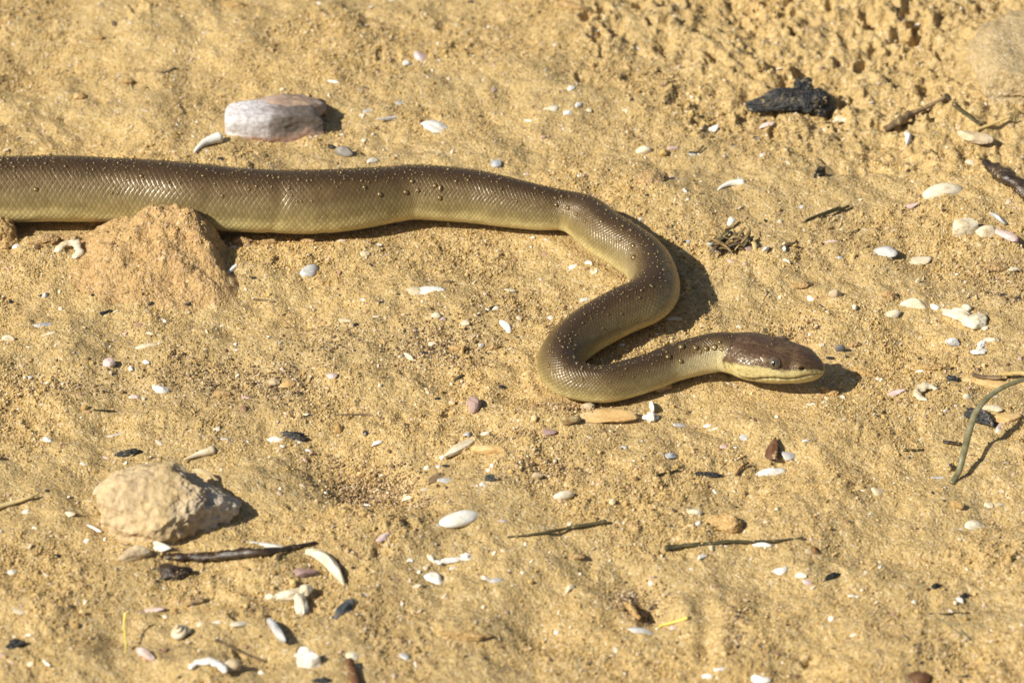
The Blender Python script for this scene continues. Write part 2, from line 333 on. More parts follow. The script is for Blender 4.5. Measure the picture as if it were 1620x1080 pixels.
def sandstone_material():
    m, n, l, b = new_mat('pitted_sandstone'); co = objco(n)
    t = nd(n, 'ShaderNodeTexNoise', i_Scale=55.0, i_Detail=7.0, i_Roughness=0.62); l.new(co, t.inputs['Vector'])
    sp = n.new('ShaderNodeSeparateXYZ'); l.new(co, sp.inputs[0])
    a = nd(n, 'ShaderNodeMath', operation='MULTIPLY_ADD'); l.new(sp.outputs[0], a.inputs[0]); a.inputs[1].default_value = 14.0; l.new(t.outputs[0], a.inputs[2])
    r1 = ramp(n, [(0.25, (0.62, 0.47, 0.28)), (0.5, (0.58, 0.43, 0.23)), (0.72, (0.56, 0.44, 0.29)), (0.9, (0.60, 0.51, 0.39))]); l.new(a.outputs[0], r1.inputs[0])
    f = nd(n, 'ShaderNodeTexNoise', i_Scale=320.0, i_Detail=4.0); l.new(co, f.inputs['Vector'])
    fr = ramp(n, [(0.35, (0.66, 0.60, 0.52)), (0.55, (1, 1, 1))]); l.new(f.outputs[0], fr.inputs[0])
    c = mixc(n, l, 0.7, r1.outputs[0], fr.outputs[0], 'MULTIPLY')
    l.new(c, b.inputs['Base Color']); b.inputs['Roughness'].default_value = 0.85; b.inputs['Specular IOR Level'].default_value = 0.2
    bt = nd(n, 'ShaderNodeTexNoise', i_Scale=240.0, i_Detail=7.0, i_Roughness=0.75); l.new(co, bt.inputs['Vector'])
    bp = nd(n, 'ShaderNodeBump', i_Strength=0.9, i_Distance=0.0018); l.new(bt.outputs[0], bp.inputs['Height']); l.new(bp.outputs[0], b.inputs['Normal'])
    return m
M['sandstone'] = sandstone_material()

# ---------------------------------------------------------------- mesh helpers
def mesh_obj(name, V, F, mat, smooth=True, parent=None, loc=(0, 0, 0), rot=(0, 0, 0)):
    me = bpy.data.meshes.new(name); me.from_pydata([tuple(v) for v in np.asarray(V, float)], [], [tuple(int(i) for i in f) for f in F])
    me.materials.append(mat); me.update()
    if smooth: me.polygons.foreach_set('use_smooth', [True]*len(me.polygons))
    o = bpy.data.objects.new(name, me); COL.objects.link(o); o.location = tuple(loc); o.rotation_euler = rot
    if parent: o.parent = parent
    return o
def tag(o, label, cat, group=None, kind=None):
    if label: o['label'] = label
    if cat: o['category'] = cat
    if group: o['group'] = group
    if kind: o['kind'] = kind
    return o
def empty(name, loc, label, cat, group=None):
    o = bpy.data.objects.new(name, None); COL.objects.link(o); o.location = tuple(loc); o.empty_display_size = 0.005
    return tag(o, label, cat, group)
_ico = {}
def ico(n):
    if n not in _ico:
        bm = bmesh.new(); bmesh.ops.create_icosphere(bm, subdivisions=n, radius=1.0)
        bm.verts.ensure_lookup_table()
        _ico[n] = (np.array([v.co[:] for v in bm.verts]), [[v.index for v in f.verts] for f in bm.faces]); bm.free()
    return _ico[n]

def rock(L, Dp, H, seed, n=4, amp=0.22, fine=0.05, freq=1.3, cuts=6, ridge=0.0, box=2.4):
    V, F = ico(n); V = V.copy()
    V = V/(np.abs(V)**box).sum(1)[:, None]**(1/box)
    rr = np.random.RandomState(seed)
    for i in range(cuts):
        d = rr.normal(size=3); d[2] = abs(d[2])*0.8; d /= np.linalg.norm(d); k_ = rr.uniform(0.62, 0.9)
        s = V@d; over = np.clip(s-k_, 0, None); V = V-d[None]*over[:, None]*0.92
    N = V/np.linalg.norm(V, axis=1)[:, None]
    V = V+N*(amp*fbm3(V*freq, 3, seed % 50))[:, None]
    sc_ = np.array([L, Dp, H])/(L*Dp*H)**(1/3)
    V = V+N*(fine*fbm3(V*sc_*freq*5, 3, seed % 37))[:, None]
    if ridge: V = V-N*(ridge*np.abs(fbm3(V*sc_*freq*2.2, 3, seed % 29)))[:, None]
    V = V*np.array([L/2, Dp/2, H/2])
    return V, F
def flake(L, Dp, dome, thick, seed, ribs=0, rib_amp=0.0, chip=0.25, cup=False, na=30, nr=6):
    rr = np.random.RandomState(seed); ph = rr.rand(6)*6.28
    rad = []
    k_ = rr.randint(4, 7); corner = (np.arange(k_)+rr.uniform(-0.33, 0.33, k_))*2*np.pi/k_+rr.rand()*0.6; corner -= 2*np.pi*(corner > 2*np.pi); corner = np.sort(corner); crad = rr.uniform(1-chip*1.4, 1.0, k_)
    for j in range(na):
        a = 2*np.pi*j/na
        base = 1+chip*0.35*math.sin(2*a+ph[0])+chip*0.2*math.sin(3*a+ph[1])+chip*0.10*math.sin(7*a+ph[2])
        cr = np.interp(a, np.concatenate([[corner[-1]-2*np.pi], corner, [corner[0]+2*np.pi]]), np.concatenate([[crad[-1]], crad, [crad[0]]]))
        if chip > 0.12:
            x_ = [math.cos(t_)*r_ for t_, r_ in zip(corner, crad)]; y_ = [math.sin(t_)*r_ for t_, r_ in zip(corner, crad)]
            best = 1.15
            for c1 in range(k_):
                c2 = (c1+1) % k_; ex_ = x_[c2]-x_[c1]; ey_ = y_[c2]-y_[c1]; den = math.cos(a)*ey_-math.sin(a)*ex_
                if abs(den) < 1e-6: continue
                tt_ = (x_[c1]*ey_-y_[c1]*ex_)/den; uu_ = (x_[c1]*math.sin(a)-y_[c1]*math.cos(a))/den
                if tt_ > 0.1 and -0.001 <= uu_ <= 1.001: best = min(best, tt_)
            base = 1.12*(0.25*base*cr+0.75*max(0.45, best))
        rad.append(base)
    rad = np.array(rad); top = [[0, 0, dome]]
    for i in range(1, nr+1):
        rho = i/nr
        for j in range(na):
            a = 2*np.pi*j/na; x = rho*rad[j]*math.cos(a); y = rho*rad[j]*math.sin(a)
            q = x*x+y*y
            z = dome*(1-q)+0.10*dome*math.sin(9*math.sqrt(q)+ph[3])
            if ribs: z += rib_amp*math.sin(ribs*math.atan2(y, x+1.25))*min(1, rho*1.6)
            top.append([x*L/2, y*Dp/2, z])
    top = np.array(top)
    bot = top.copy(); bot[:, 2] -= thick; bot[1+(nr-1)*na:, 2] += thick*0.45
    top[1+(nr-1)*na:, 2] -= thick*0.3
    if cup: top[:, 2] = -top[:, 2]; bot[:, 2] = -bot[:, 2]; top, bot = bot, top
    top[:, 2] += 0.07*dome*perlin2(top[:, 0]/L*5, top[:, 1]/L*5, seed % 40)
    n1 = len(top); V = np.vstack([top, bot]); F = []
    for j in range(na):
        k2 = (j+1) % na
        F.append([0, 1+j, 1+k2]); F.append([n1, n1+1+k2, n1+1+j])
        for i in range(nr-1):
            a0 = 1+i*na+j; a1 = 1+i*na+k2; b0 = a0+na; b1 = a1+na
            F.append([a0, b0, b1, a1]); F.append([n1+a0, n1+a1, n1+b1, n1+b0])
        a0 = 1+(nr-1)*na+j; a1 = 1+(nr-1)*na+k2
        F.append([a0, n1+a0, n1+a1, a1])
    return V, F
def tube(path, rad, ns=12, flat=1.0, seed=0, rough=0.0, capped=True):
    path = np.asarray(path, float); n = len(path); rad = np.asarray(rad, float)
    T = np.gradient(path, axis=0); T /= np.linalg.norm(T, axis=1)[:, None]
    V = []; upv = np.array([0, 0, 1.0]); s_prev = None
    for i in range(n):
        s = np.cross(T[i], upv)
        if np.linalg.norm(s) < 0.15: s = s_prev if s_prev is not None else np.array([1.0, 0, 0])
        s = s-T[i]*np.dot(s, T[i]); s /= np.linalg.norm(s); s_prev = s; u = np.cross(s, T[i])
        for j in range(ns):
            a = 2*np.pi*j/ns
            V.append(path[i]+rad[i]*(s*math.cos(a)+u*math.sin(a)*flat))
    V = np.array(V)
    if rough:
        C = np.repeat(path, ns, 0); d = V-C; m_ = rad.max()
        V = C+d*(1+1.5*rough*fbm3(V/m_*0.7, 3, seed, 0.6)+0.5*rough*(np.sin(np.arange(len(V))//ns*2.1) > 0.9))[:, None]+ (0.25*m_*rough)*fbm3(C/m_*0.25, 2, seed+3)[:, None]*np.array([0.3, 1.0, 0.6])
    F = []
    for i in range(n-1):
        for j in range(ns):
            k_ = (j+1) % ns; F.append([i*ns+j, (i+1)*ns+j, (i+1)*ns+k_, i*ns+k_])
    if capped:
        F.append(list(range(ns))); F.append(list(range((n-1)*ns, n*ns))[::-1])
    return V, F
def spline(pts, n=10): return catmull(np.array(pts, float), n)

# ---------------------------------------------------------------- ground sheet
def axis(a, b, st, far, g=1.13):
    c = np.arange(a, b+st*0.5, st); lo = []; s = st; v = c[0]
    while v > -far: s *= g; v -= s; lo.append(v)
    hi = []; s = st; v = c[-1]
    while v < far: s *= g; v += s; hi.append(v)
    return np.array(lo[::-1]+list(c)+hi)
xs = axis(-0.325, 0.325, 0.00085, 30); ys = axis(-0.31, 0.41, 0.00105, 30)
GX, GY = np.meshgrid(xs, ys)
fade = np.exp(-np.clip(np.hypot(GX, GY-0.05)-0.9, 0, None)**2*2)
GZ = height(GX, GY)*fade + (1-fade)*0.02*perlin2(GX*0.7, GY*0.7, 3)
ny, nx = GX.shape
gm = bpy.data.meshes.new('ground'); gm.vertices.add(nx*ny)
gm.vertices.foreach_set('co', np.stack([GX, GY, GZ], -1).reshape(-1).astype(np.float32))
idx = np.arange(nx*ny).reshape(ny, nx)
q = np.stack([idx[:-1, :-1], idx[:-1, 1:], idx[1:, 1:], idx[1:, :-1]], -1).reshape(-1, 4)
gm.loops.add(q.size); gm.loops.foreach_set('vertex_index', q.reshape(-1).astype(np.int32))
gm.polygons.add(len(q)); gm.polygons.foreach_set('loop_start', (np.arange(len(q))*4).astype(np.int32))
gm.polygons.foreach_set('loop_total', np.full(len(q), 4, np.int32)); gm.polygons.foreach_set('use_smooth', np.ones(len(q), bool))
gm.update(calc_edges=True); gm.materials.append(M['sand'])
ground = bpy.data.objects.new('ground', gm); COL.objects.link(ground); ground['kind'] = 'structure'
ix0 = np.searchsorted(xs, -0.325); iy0 = np.searchsorted(ys, -0.31)
def bil(x, y):
    i = np.clip(np.searchsorted(xs, x)-1, 0, nx-2); j = np.clip(np.searchsorted(ys, y)-1, 0, ny-2)
    u = (x-xs[i])/(xs[i+1]-xs[i]); v = (y-ys[j])/(ys[j+1]-ys[j])
    return (GZ[j, i]*(1-u)+GZ[j, i+1]*u)*(1-v)+(GZ[j+1, i]*(1-u)+GZ[j+1, i+1]*u)*v
def hz(x, y): return float(bil(np.array([x]), np.array([y]))[0])

def mound(x, y):
    px, py = project(x, y, 0.0)
    wx = px+9*perlin2(x*70, y*70, 61); wy = py+7*perlin2(x*70, y*70, 62)
    f = sstep(85, 262, wx)*(1-sstep(306, 366, wx-0.35*(wy-400)))*sstep(362, 392, wy)*(1-sstep(388, 500, wy))
    rg = sstep(200, 320, px)
    n_ = 5*S*fbm2(x*55, y*55, 3, 63, 0.5)+(2.5+4*rg)*S*(np.abs(fbm2(x*130+20, y*130, 3, 67))-0.3)
    d_, i_ = worley2(x*110+0.3*perlin2(x*200, y*200, 6), y*110, 19); n_ = n_+13*S*(0.5-d_)*(0.3+i_)
    f2 = 0.30*np.exp(-((px-175)/60)**2-((py-430)/24)**2)
    return 76*S*(f+f2*0.5)+n_*np.clip(f*4, 0, 1)-0.0022*(f < 0.03)-0.0010
# ---------------------------------------------------------------- sand grains (uncountable)
def scatter(name, pts, sc, mat, label, cat, sub=1, smin=(0.7, 0.7, 0.5), smax=(1.3, 1.3, 1.0), flat=False):
    me = bpy.data.meshes.new(name); me.vertices.add(len(pts)); me.vertices.foreach_set('co', np.asarray(pts, np.float32).reshape(-1))
    at = me.attributes.new('gsize', 'FLOAT', 'POINT'); at.data.foreach_set('value', np.asarray(sc, np.float32))
    me.materials.append(mat)
    o = bpy.data.objects.new(name, me); COL.objects.link(o); tag(o, label, cat, None, 'stuff')
    g = bpy.data.node_groups.new(name, 'GeometryNodeTree')
    g.interface.new_socket('Geometry', in_out='INPUT', socket_type='NodeSocketGeometry'); g.interface.new_socket('Geometry', in_out='OUTPUT', socket_type='NodeSocketGeometry')
    n = g.nodes; l = g.links; gi = n.new('NodeGroupInput'); go = n.new('NodeGroupOutput')
    ic = n.new('GeometryNodeMeshIcoSphere'); ic.inputs['Radius'].default_value = 1.0; ic.inputs['Subdivisions'].default_value = sub
    sm_ = n.new('GeometryNodeSetMaterial'); sm_.inputs['Material'].default_value = mat; l.new(ic.outputs['Mesh'], sm_.inputs['Geometry'])
    ip = n.new('GeometryNodeInstanceOnPoints'); l.new(gi.outputs[0], ip.inputs['Points']); l.new(sm_.outputs[0], ip.inputs['Instance'])
    rv = n.new('FunctionNodeRandomValue'); rv.data_type = 'FLOAT_VECTOR'
    rv.inputs[0].default_value = (0, 0, 0); rv.inputs[1].default_value = (0.5, 0.5, 6.28) if flat else (6.28, 6.28, 6.28)
    l.new(rv.outputs[0], ip.inputs['Rotation'])
    rs = n.new('FunctionNodeRandomValue'); rs.data_type = 'FLOAT_VECTOR'; rs.inputs[0].default_value = smin; rs.inputs[1].default_value = smax; rs.inputs['Seed'].default_value = 5
    na_ = n.new('GeometryNodeInputNamedAttribute'); na_.data_type = 'FLOAT'; na_.inputs['Name'].default_value = 'gsize'
    vm = n.new('ShaderNodeVectorMath'); vm.operation = 'SCALE'; l.new(rs.outputs[0], vm.inputs[0]); l.new(na_.outputs[0], vm.inputs['Scale'])
    l.new(vm.outputs[0], ip.inputs['Scale']); l.new(ip.outputs[0], go.inputs[0])
    md = o.modifiers.new('grains', 'NODES'); md.node_group = g
    return o
def grain_material(name, stops, rough=0.85, spec=0.15):
    m, n, l, b = new_mat(name); oi = n.new('ShaderNodeObjectInfo')
    r = ramp(n, stops); l.new(oi.outputs['Random'], r.inputs[0])
    pos = objco(n, True)
    big = nd(n, 'ShaderNodeTexNoise', i_Scale=9.0, i_Detail=5.0, i_Roughness=0.6); l.new(pos, big.inputs['Vector'])
    tone = ramp(n, [(0.3, (0.73, 0.67, 0.62)), (0.45, (0.95, 0.90, 0.84)), (0.58, (1.04, 0.965, 0.86)), (0.72, (1.12, 0.99, 0.84))]); l.new(big.outputs[0], tone.inputs[0])
    c = mixc(n, l, 1.0, r.outputs[0], tone.outputs[0], 'MULTIPLY')
    l.new(c, b.inputs['Base Color']); b.inputs['Roughness'].default_value = rough; b.inputs['Specular IOR Level'].default_value = spec
    return m
GR = [(0.0, (0.06, 0.045, 0.035)), (0.014, (0.22, 0.125, 0.06)), (0.10, (0.34, 0.225, 0.09)), (0.35, (0.49, 0.355, 0.145)), (0.65, (0.57, 0.43, 0.195)),
      (0.84, (0.63, 0.50, 0.26)), (0.91, (0.56, 0.38, 0.23)), (0.97, (0.68, 0.57, 0.37)), (0.994, (0.76, 0.70, 0.57))]
rs_ = np.random.RandomState(3)
NG = 330000
gx = rs_.uniform(-0.33, 0.33, NG); gy = rs_.uniform(-0.315, 0.41, NG)
dens = fbm2(gx*14, gy*14, 2, 21)
keep = rs_.rand(NG) < np.clip(0.50+1.3*dens, 0.16, 1)
ppx, ppy = project(gx, gy); keep &= (ppx > -60) & (ppx < 1680) & (ppy > -40) & (ppy < 1130)
gx = gx[keep]; gy = gy[keep]; dens = dens[keep]
gs = 0.00036*np.exp(rs_.normal(0, 0.33, len(gx)))*(1+0.35*np.clip(dens, 0, 1))
big_ = rs_.rand(len(gx)) < 0.012; gs[big_] *= rs_.uniform(1.5, 2.6, big_.sum())
gz = bil(gx, gy)
mz = mound(gx, gy)+np.minimum(gz, 0.002); on = mz > gz; kk = ~on | (rs_.rand(len(gx)) < 0.22)
gz = np.where(on, mz, gz)[kk]; gx = gx[kk]; gy = gy[kk]; gs = gs[kk]
gz = gz+gs*rs_.uniform(-0.1, 0.6, len(gx))
scatter('sand_grains', np.stack([gx, gy, gz], 1), gs, grain_material('sand_grain', GR), 'loose coarse golden sand grains covering the whole beach', 'sand')
NB = 2600
bx_ = rs_.uniform(-0.33, 0.33, NB); by_ = rs_.uniform(-0.315, 0.41, NB); bsz = rs_.uniform(0.0006, 0.0014, NB)*np.where(rs_.rand(NB) < 0.12, 1.5, 1)
scatter('shell_grit', np.stack([bx_, by_, bil(bx_, by_)+0.0002], 1), bsz,
        grain_material('shell_grit', [(0.0, (0.03, 0.028, 0.026)), (0.10, (0.05, 0.04, 0.03)), (0.14, (0.25, 0.13, 0.08)), (0.22, (0.42, 0.27, 0.2)), (0.34, (0.55, 0.42, 0.38)), (0.5, (0.62, 0.5, 0.33)), (0.75, (0.72, 0.66, 0.55)), (1.0, (0.83, 0.81, 0.76))], 0.45, 0.5),
        'tiny broken shell and charcoal grit strewn over the sand', 'shell grit', 1, (0.7, 0.4, 0.15), (1.7, 1.0, 0.5), True)

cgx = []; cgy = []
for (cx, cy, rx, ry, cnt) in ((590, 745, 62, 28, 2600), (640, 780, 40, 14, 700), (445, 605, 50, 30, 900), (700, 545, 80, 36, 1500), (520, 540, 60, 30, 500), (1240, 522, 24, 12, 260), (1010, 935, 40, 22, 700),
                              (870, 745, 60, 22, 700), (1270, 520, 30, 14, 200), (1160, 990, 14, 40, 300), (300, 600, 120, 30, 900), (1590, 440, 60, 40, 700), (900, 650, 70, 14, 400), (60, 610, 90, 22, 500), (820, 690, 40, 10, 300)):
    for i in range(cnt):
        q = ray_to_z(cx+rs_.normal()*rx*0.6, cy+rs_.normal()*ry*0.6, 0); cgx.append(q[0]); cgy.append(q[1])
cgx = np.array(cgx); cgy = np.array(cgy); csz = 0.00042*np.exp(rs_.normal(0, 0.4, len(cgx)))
scatter('coarse_gravel', np.stack([cgx, cgy, bil(cgx, cgy)+csz*0.3], 1), csz,
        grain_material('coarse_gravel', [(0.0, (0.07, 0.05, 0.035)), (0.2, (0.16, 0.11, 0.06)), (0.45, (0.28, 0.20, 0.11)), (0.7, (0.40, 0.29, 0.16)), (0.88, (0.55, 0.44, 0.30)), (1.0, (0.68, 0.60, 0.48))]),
        'patches of darker coarse gravel in the hollows of the sand', 'gravel', 1)

# ---------------------------------------------------------------- the snake
HEAD_X0 = 1152
def build_snake():
    base = P(600, 350)
    root = empty('snake', (base[0], base[1], base[2]), 'olive brown python with yellow belly, beaded with water drops, stretched across the sand', 'snake')
    Cn = line[:, :3].copy(); Rr = line[:, 3].copy(); PX = line[:, 4].copy()
    # snout: extra rings beyond the last station, round end
    last = Cn[-1]; snout_len = 49*S; ns_ = 34
    d = _dir.copy(); d[2] *= 0.6; d /= np.linalg.norm(d)
    ext = [];
    for i in range(1, ns_+1):
        t = math.sin(i/ns_*math.pi/2)
        ext.append([*(last+d*snout_len*t+np.array([0, 0, -1])*t*t*5.0*S), Rr[-1]*max(0.02, math.sqrt(max(0, 1-t**1.85))), PX[-1]+49*t])
    ext = np.array(ext); Cn = np.vstack([Cn, ext[:, :3]]); Rr = np.concatenate([Rr, ext[:, 3]]); PX = np.concatenate([PX, ext[:, 4]])
    n = len(Cn); NS = 160
    T = np.gradient(Cn, axis=0); T[-ns_:] = d; T /= np.linalg.norm(T, axis=1)[:, None]
    for c_ in range(3): T[-ns_-30:-4, c_] = np.convolve(np.pad(T[:, c_], 8, mode='edge'), np.ones(17)/17, 'valid')[-ns_-30:-4]
    T /= np.linalg.norm(T, axis=1)[:, None]
    Sd = np.cross(T, [0, 0, 1.0]); Sd /= np.linalg.norm(Sd, axis=1)[:, None]; U = np.cross(Sd, T)
    seg = np.concatenate([[0], np.cumsum(np.linalg.norm(np.diff(Cn, axis=0), axis=1))])
    su = np.concatenate([[0], np.cumsum(np.diff(seg)/np.maximum(0.5*(Rr[1:]+Rr[:-1]), 20*S))])
    phi = np.linspace(-np.pi, np.pi, NS+1)[:-1]
    hd = sstep(1135, 1195, PX); tip = sstep(1240, 1305, PX)
    A = 1-0.16*hd; B = 1.02+0.18*hd*(1-1.7*tip)              # height and width of the section
    jit = 1+0.012*perlin2(seg*45, seg*0+3, 5)
    PH, I = np.meshgrid(phi, np.arange(n)); c = np.cos(PH); s = np.sin(PH)
    ex = 2/(2+0.35*hd)[:, None]
    cc = np.sign(c)*np.abs(c)**ex; ss = np.sign(s)*np.abs(s)**ex
    bodym = (1-hd)[:, None]
    # belly flattened by its own weight, slight ridge along the back
    low = np.clip(-c, 0, 1)
    rad = 1-0.07*bodym*low**3+0.012*bodym*np.exp(-(PH/0.35)**2)
    rad *= 1+0.030*perlin2((seg*17)[:, None]+PH*0, PH*0.8+9, 7)*bodym+0.008*perlin2((seg*70)[:, None]+PH*0, PH*2+9, 8)*bodym
    hdg = np.unwrap(np.arctan2(T[:, 1], T[:, 0])); kap = np.gradient(hdg, seg)*Rr; kap = np.convolve(np.pad(kap, 10, mode='edge'), np.ones(21)/21, 'valid'); kap[-ns_-40:] = 0
    inner = np.clip(np.sin(PH)*-np.sign(kap)[:, None], 0, 1)*np.clip(np.abs(kap)-0.25, 0, 0.6)[:, None]
    fold = perlin2((seg*150)[:, None]+PH*0.5, PH*0.9, 17)
    rad += inner*0.10*fold
    for (fx, fw, fd) in ((437, 10, 0.035), (505, 9, 0.02), (345, 12, 0.025), (955, 12, 0.03), (230, 16, 0.02), (620, 14, 0.02)):
        xx_ = PX[:, None]+10*np.sin(PH*1.5+fx); rad -= fd*np.exp(-((xx_-fx)/fw)**2)*np.clip(np.sin(PH), 0, 1)*bodym*(np.arange(n)[:, None] < n*0.62)
    X = PX[:, None]+PH*0; ap = np.abs(PH); dg = np.degrees(ap)
    # head modelling: brow ridge, canthus, cheek bulge, lip shelf, mouth line
    hm = hd[:, None]
    ss = ss*(1-0.15*bodym*c); cc = cc*np.where(c < 0, 1-0.14*bodym, 1-0.02*bodym)
    rad += hm*0.07*np.exp(-((X-1228)/24)**2)*np.exp(-((dg-42)/13)**2)
    rad -= hm*0.10*np.exp(-((X-1250)/16)**2)*np.exp(-((dg-58)/15)**2)
    rad -= hm*0.05*np.exp(-((X-1205)/10)**2)*np.exp(-((dg-20)/30)**2)
    rad += hm*0.05*np.exp(-((X-1185)/18)**2)*np.exp(-((dg-85)/25)**2)
    mline = 104-10*sstep(1170, 1290, X)-6*sstep(1268, 1304, X)+2.2*np.sin(X/9.0)+6*np.exp(-((X-1200)/14)**2)
    mask = sstep(1166, 1180, X)*(1-0.35*sstep(1298, 1306, X))
    rad -= hm*0.085*mask*np.exp(-((dg-mline)/3.2)**2)
    rad += hm*0.035*mask*np.exp(-((dg-mline+9)/6)**2)
    # upper lip scales: small bulges and heat pits
    rad += hm*0.004*mask*np.cos((X-1170)/9.5*2*np.pi)*np.exp(-((dg-mline+11)/7)**2)
    pits = 0
    for k_ in range(4): pits = pits+np.exp(-((X-(1196+k_*5.5))/1.7)**2-((dg-(mline-0+7))/3.5)**2)
    rad -= hm*0.05*pits
    pr = 0
    for k_ in range(2): pr = pr+np.exp(-((X-(1291+k_*6))/1.9)**2-((dg-(mline-12))/4)**2)
    rad -= hm*0.12*pr
    nos = np.exp(-((X-1276)/3.2)**2-((dg-64)/7)**2); nrim = np.exp(-((X-1276)/7)**2-((dg-62)/15)**2)
    rad += hm*(0.12*nrim-0.30*nos)
    rad -= hm*0.10*np.exp(-((X-1292)/16)**2)*np.exp(-(dg/45)**2)
    # plates on the head: shallow grooves
    gr = np.abs(perlin2(X/11, PH*2.6, 12)); rad -= hm*0.022*np.exp(-(gr/0.045)**2)*(dg < 66)
    rad -= hm*0.014*np.exp(-((np.mod((X-1170)/8.5, 1)-0.5)/0.10)**2)*np.exp(-((dg-mline)/14)**2)*mask
    V = Cn[:, None, :]+(Rr*jit)[:, None, None]*rad[..., None]*(cc[..., None]*A[:, None, None]*U[:, None, :]+ss[..., None]*B[:, None, None]*Sd[:, None, :])
    # ---- skin colours (pattern of the animal)
    nz = perlin2((seg*60)[:, None]+PH*0, PH*2.5, 3)+0.5*perlin2((seg*200)[:, None]+PH*0, PH*8, 4)
    dd = dg+nz*6+14*sstep(1040, 1150, X)*bodym-3
    def lerp(a, b, t): return a[None, None]*(1-t[..., None])+b[None, None]*t[..., None]
    brown = np.array([0.052, 0.029, 0.013]); mid = np.array([0.112, 0.072, 0.029]); olive = np.array([0.22, 0.165, 0.066]); yel = np.array([0.62, 0.52, 0.24]); creamc = np.array([0.70, 0.62, 0.38])
    C0 = brown*np.ones((*PH.shape, 3))
    for colr, a0, a1 in ((mid, 12, 46), (olive, 40, 84), (yel, 76, 112), (creamc, 112, 150)):
        t = sstep(a0, a1, dd)[..., None]; C0 = C0*(1-t)+colr*t
    nk = (sstep(980, 1110, X)*bodym*sstep(40, 85, dd)*0.55)[..., None]*(np.arange(n)[:, None, None] > n*0.62); C0 = C0*(1-nk)+creamc*nk
    nk = (np.exp(-((X-905)/120)**2)*sstep(62, 92, dd)*0.7)[..., None]*(np.arange(n)[:, None, None] < n*0.62); C0 = C0*(1-nk)+creamc*nk
    # head
    hb_edge = lambda PH_, dg_, nz_: 1160+5*np.cos(PH_)-6*np.exp(-((dg_-75)/18)**2)+nz_*1.5
    hb = np.array([0.078, 0.043, 0.024]); hl = np.array([0.53, 0.44, 0.20]); hb2 = np.array([0.13, 0.078, 0.04])
    edge = 72+2.5*np.sin(X/7)+4*np.exp(-((X-1260)/14)**2)+nz*4-10*sstep(1250, 1300, X)+10*np.exp(-((X-1172)/14)**2)
    t = sstep(-6, 6, dg-edge+4*perlin2(X/5, PH*12, 13))[..., None]; HB = hb+(hb2-hb)*sstep(0.0, 0.6, nz)[..., None]
    HC = HB*(1-t)+hl*t
    mot = sstep(0.15, 0.75, perlin2(X/4.5, PH*9, 23)+0.35*nz)*(1-0.25*sstep(88, 100, dg)); HC = HC*(1-0.5*mot*(dg < 125))[..., None]
    lipj = np.exp(-((np.mod((X-1170)/8.5, 1)-0.5)/0.09)**2)*np.exp(-((dg-mline)/16)**2)*mask; HC = HC*(1-0.35*lipj)[..., None]
    pl = np.exp(-(gr/0.035)**2)*(dg < 66); HC = HC*(1-0.55*pl)[..., None]
    HC = HC*(1-0.5*np.exp(-((X-hb_edge(PH, dg, nz)-2.0)/2.6)**2)*(dg < 100))[..., None]
    hp = (0.8*pits+0)[..., None]; HC = HC*(1-np.clip(hp, 0, 1)*0.75)+np.array([0.20, 0.08, 0.05])*np.clip(hp, 0, 1)*0.75
    HC = HC*(1-0.93*np.clip(nos*1.4+pr*0.9, 0, 1))[..., None]
    HC = HC*(1-0.55*(mask*np.exp(-((dg-mline)/2.4)**2)))[..., None]
    hedge = 1160+5*np.cos(PH*1.0)-6*np.exp(-((dg-75)/18)**2)+nz*1.5
    hmk = sstep(-1.5, 1.5, X-hedge)[..., None]
    # behind the head the neck fades paler low down
    C = C0*(1-hmk)+HC*hmk
    V = V.reshape(-1, 3); nv = len(V)
    tipv = Cn[-1]+d*0.2*S; V = np.vstack([V, tipv[None], Cn[0][None]])
    F = []
    i = np.arange(n-1)[:, None]; j = np.arange(NS)[None]; k2 = (j+1) % NS
    Q = np.stack([i*NS+j+0*k2, i*NS+k2, (i+1)*NS+k2, (i+1)*NS+j+0*k2], -1).reshape(-1, 4)
    me = bpy.data.meshes.new('body')
    tri = [[nv, (n-1)*NS+(jj+1) % NS, (n-1)*NS+jj][::-1] for jj in range(NS)]+[[nv+1, jj, (jj+1) % NS][::-1] for jj in range(NS)]
    me.vertices.add(len(V)); me.vertices.foreach_set('co', (V-base[None]).astype(np.float32).reshape(-1))
    loops = np.concatenate([Q.reshape(-1), np.array(tri).reshape(-1)]).astype(np.int32)
    starts = np.concatenate([np.arange(len(Q))*4, len(Q)*4+np.arange(len(tri))*3]).astype(np.int32)
    tot = np.concatenate([np.full(len(Q), 4), np.full(len(tri), 3)]).astype(np.int32)
    me.loops.add(len(loops)); me.loops.foreach_set('vertex_index', loops)
    me.polygons.add(len(starts)); me.polygons.foreach_set('loop_start', starts); me.polygons.foreach_set('loop_total', tot)
    me.polygons.foreach_set('use_smooth', np.ones(len(starts), bool))
    uv = me.uv_layers.new(name='scales')
    ROWS = 52
    lu = np.stack([su[Q//NS]*ROWS/(2*np.pi), ((Q % NS)/NS*ROWS)], -1)     # the wrap column gets its own v
    jj = np.broadcast_to(j, (n-1, NS)).reshape(-1)
    wrap = jj == NS-1
    lu[wrap, 1, 1] = ROWS; lu[wrap, 2, 1] = ROWS
    uvs = np.concatenate([lu.reshape(-1, 2), np.zeros((len(tri)*3, 2))]).astype(np.float32)
    uv.data.foreach_set('uv', uvs.reshape(-1))
    ca = me.color_attributes.new('skin', 'FLOAT_COLOR', 'POINT')
    cf = np.concatenate([C.reshape(-1, 3), HC[-1, :1], C[0, :1]]); ca.data.foreach_set('color', np.hstack([cf, np.ones((len(cf), 1))]).astype(np.float32).reshape(-1))
    ha = me.attributes.new('headmask', 'FLOAT', 'POINT'); ha.data.foreach_set('value', np.concatenate([hmk.reshape(-1), [1, 0]]).astype(np.float32))
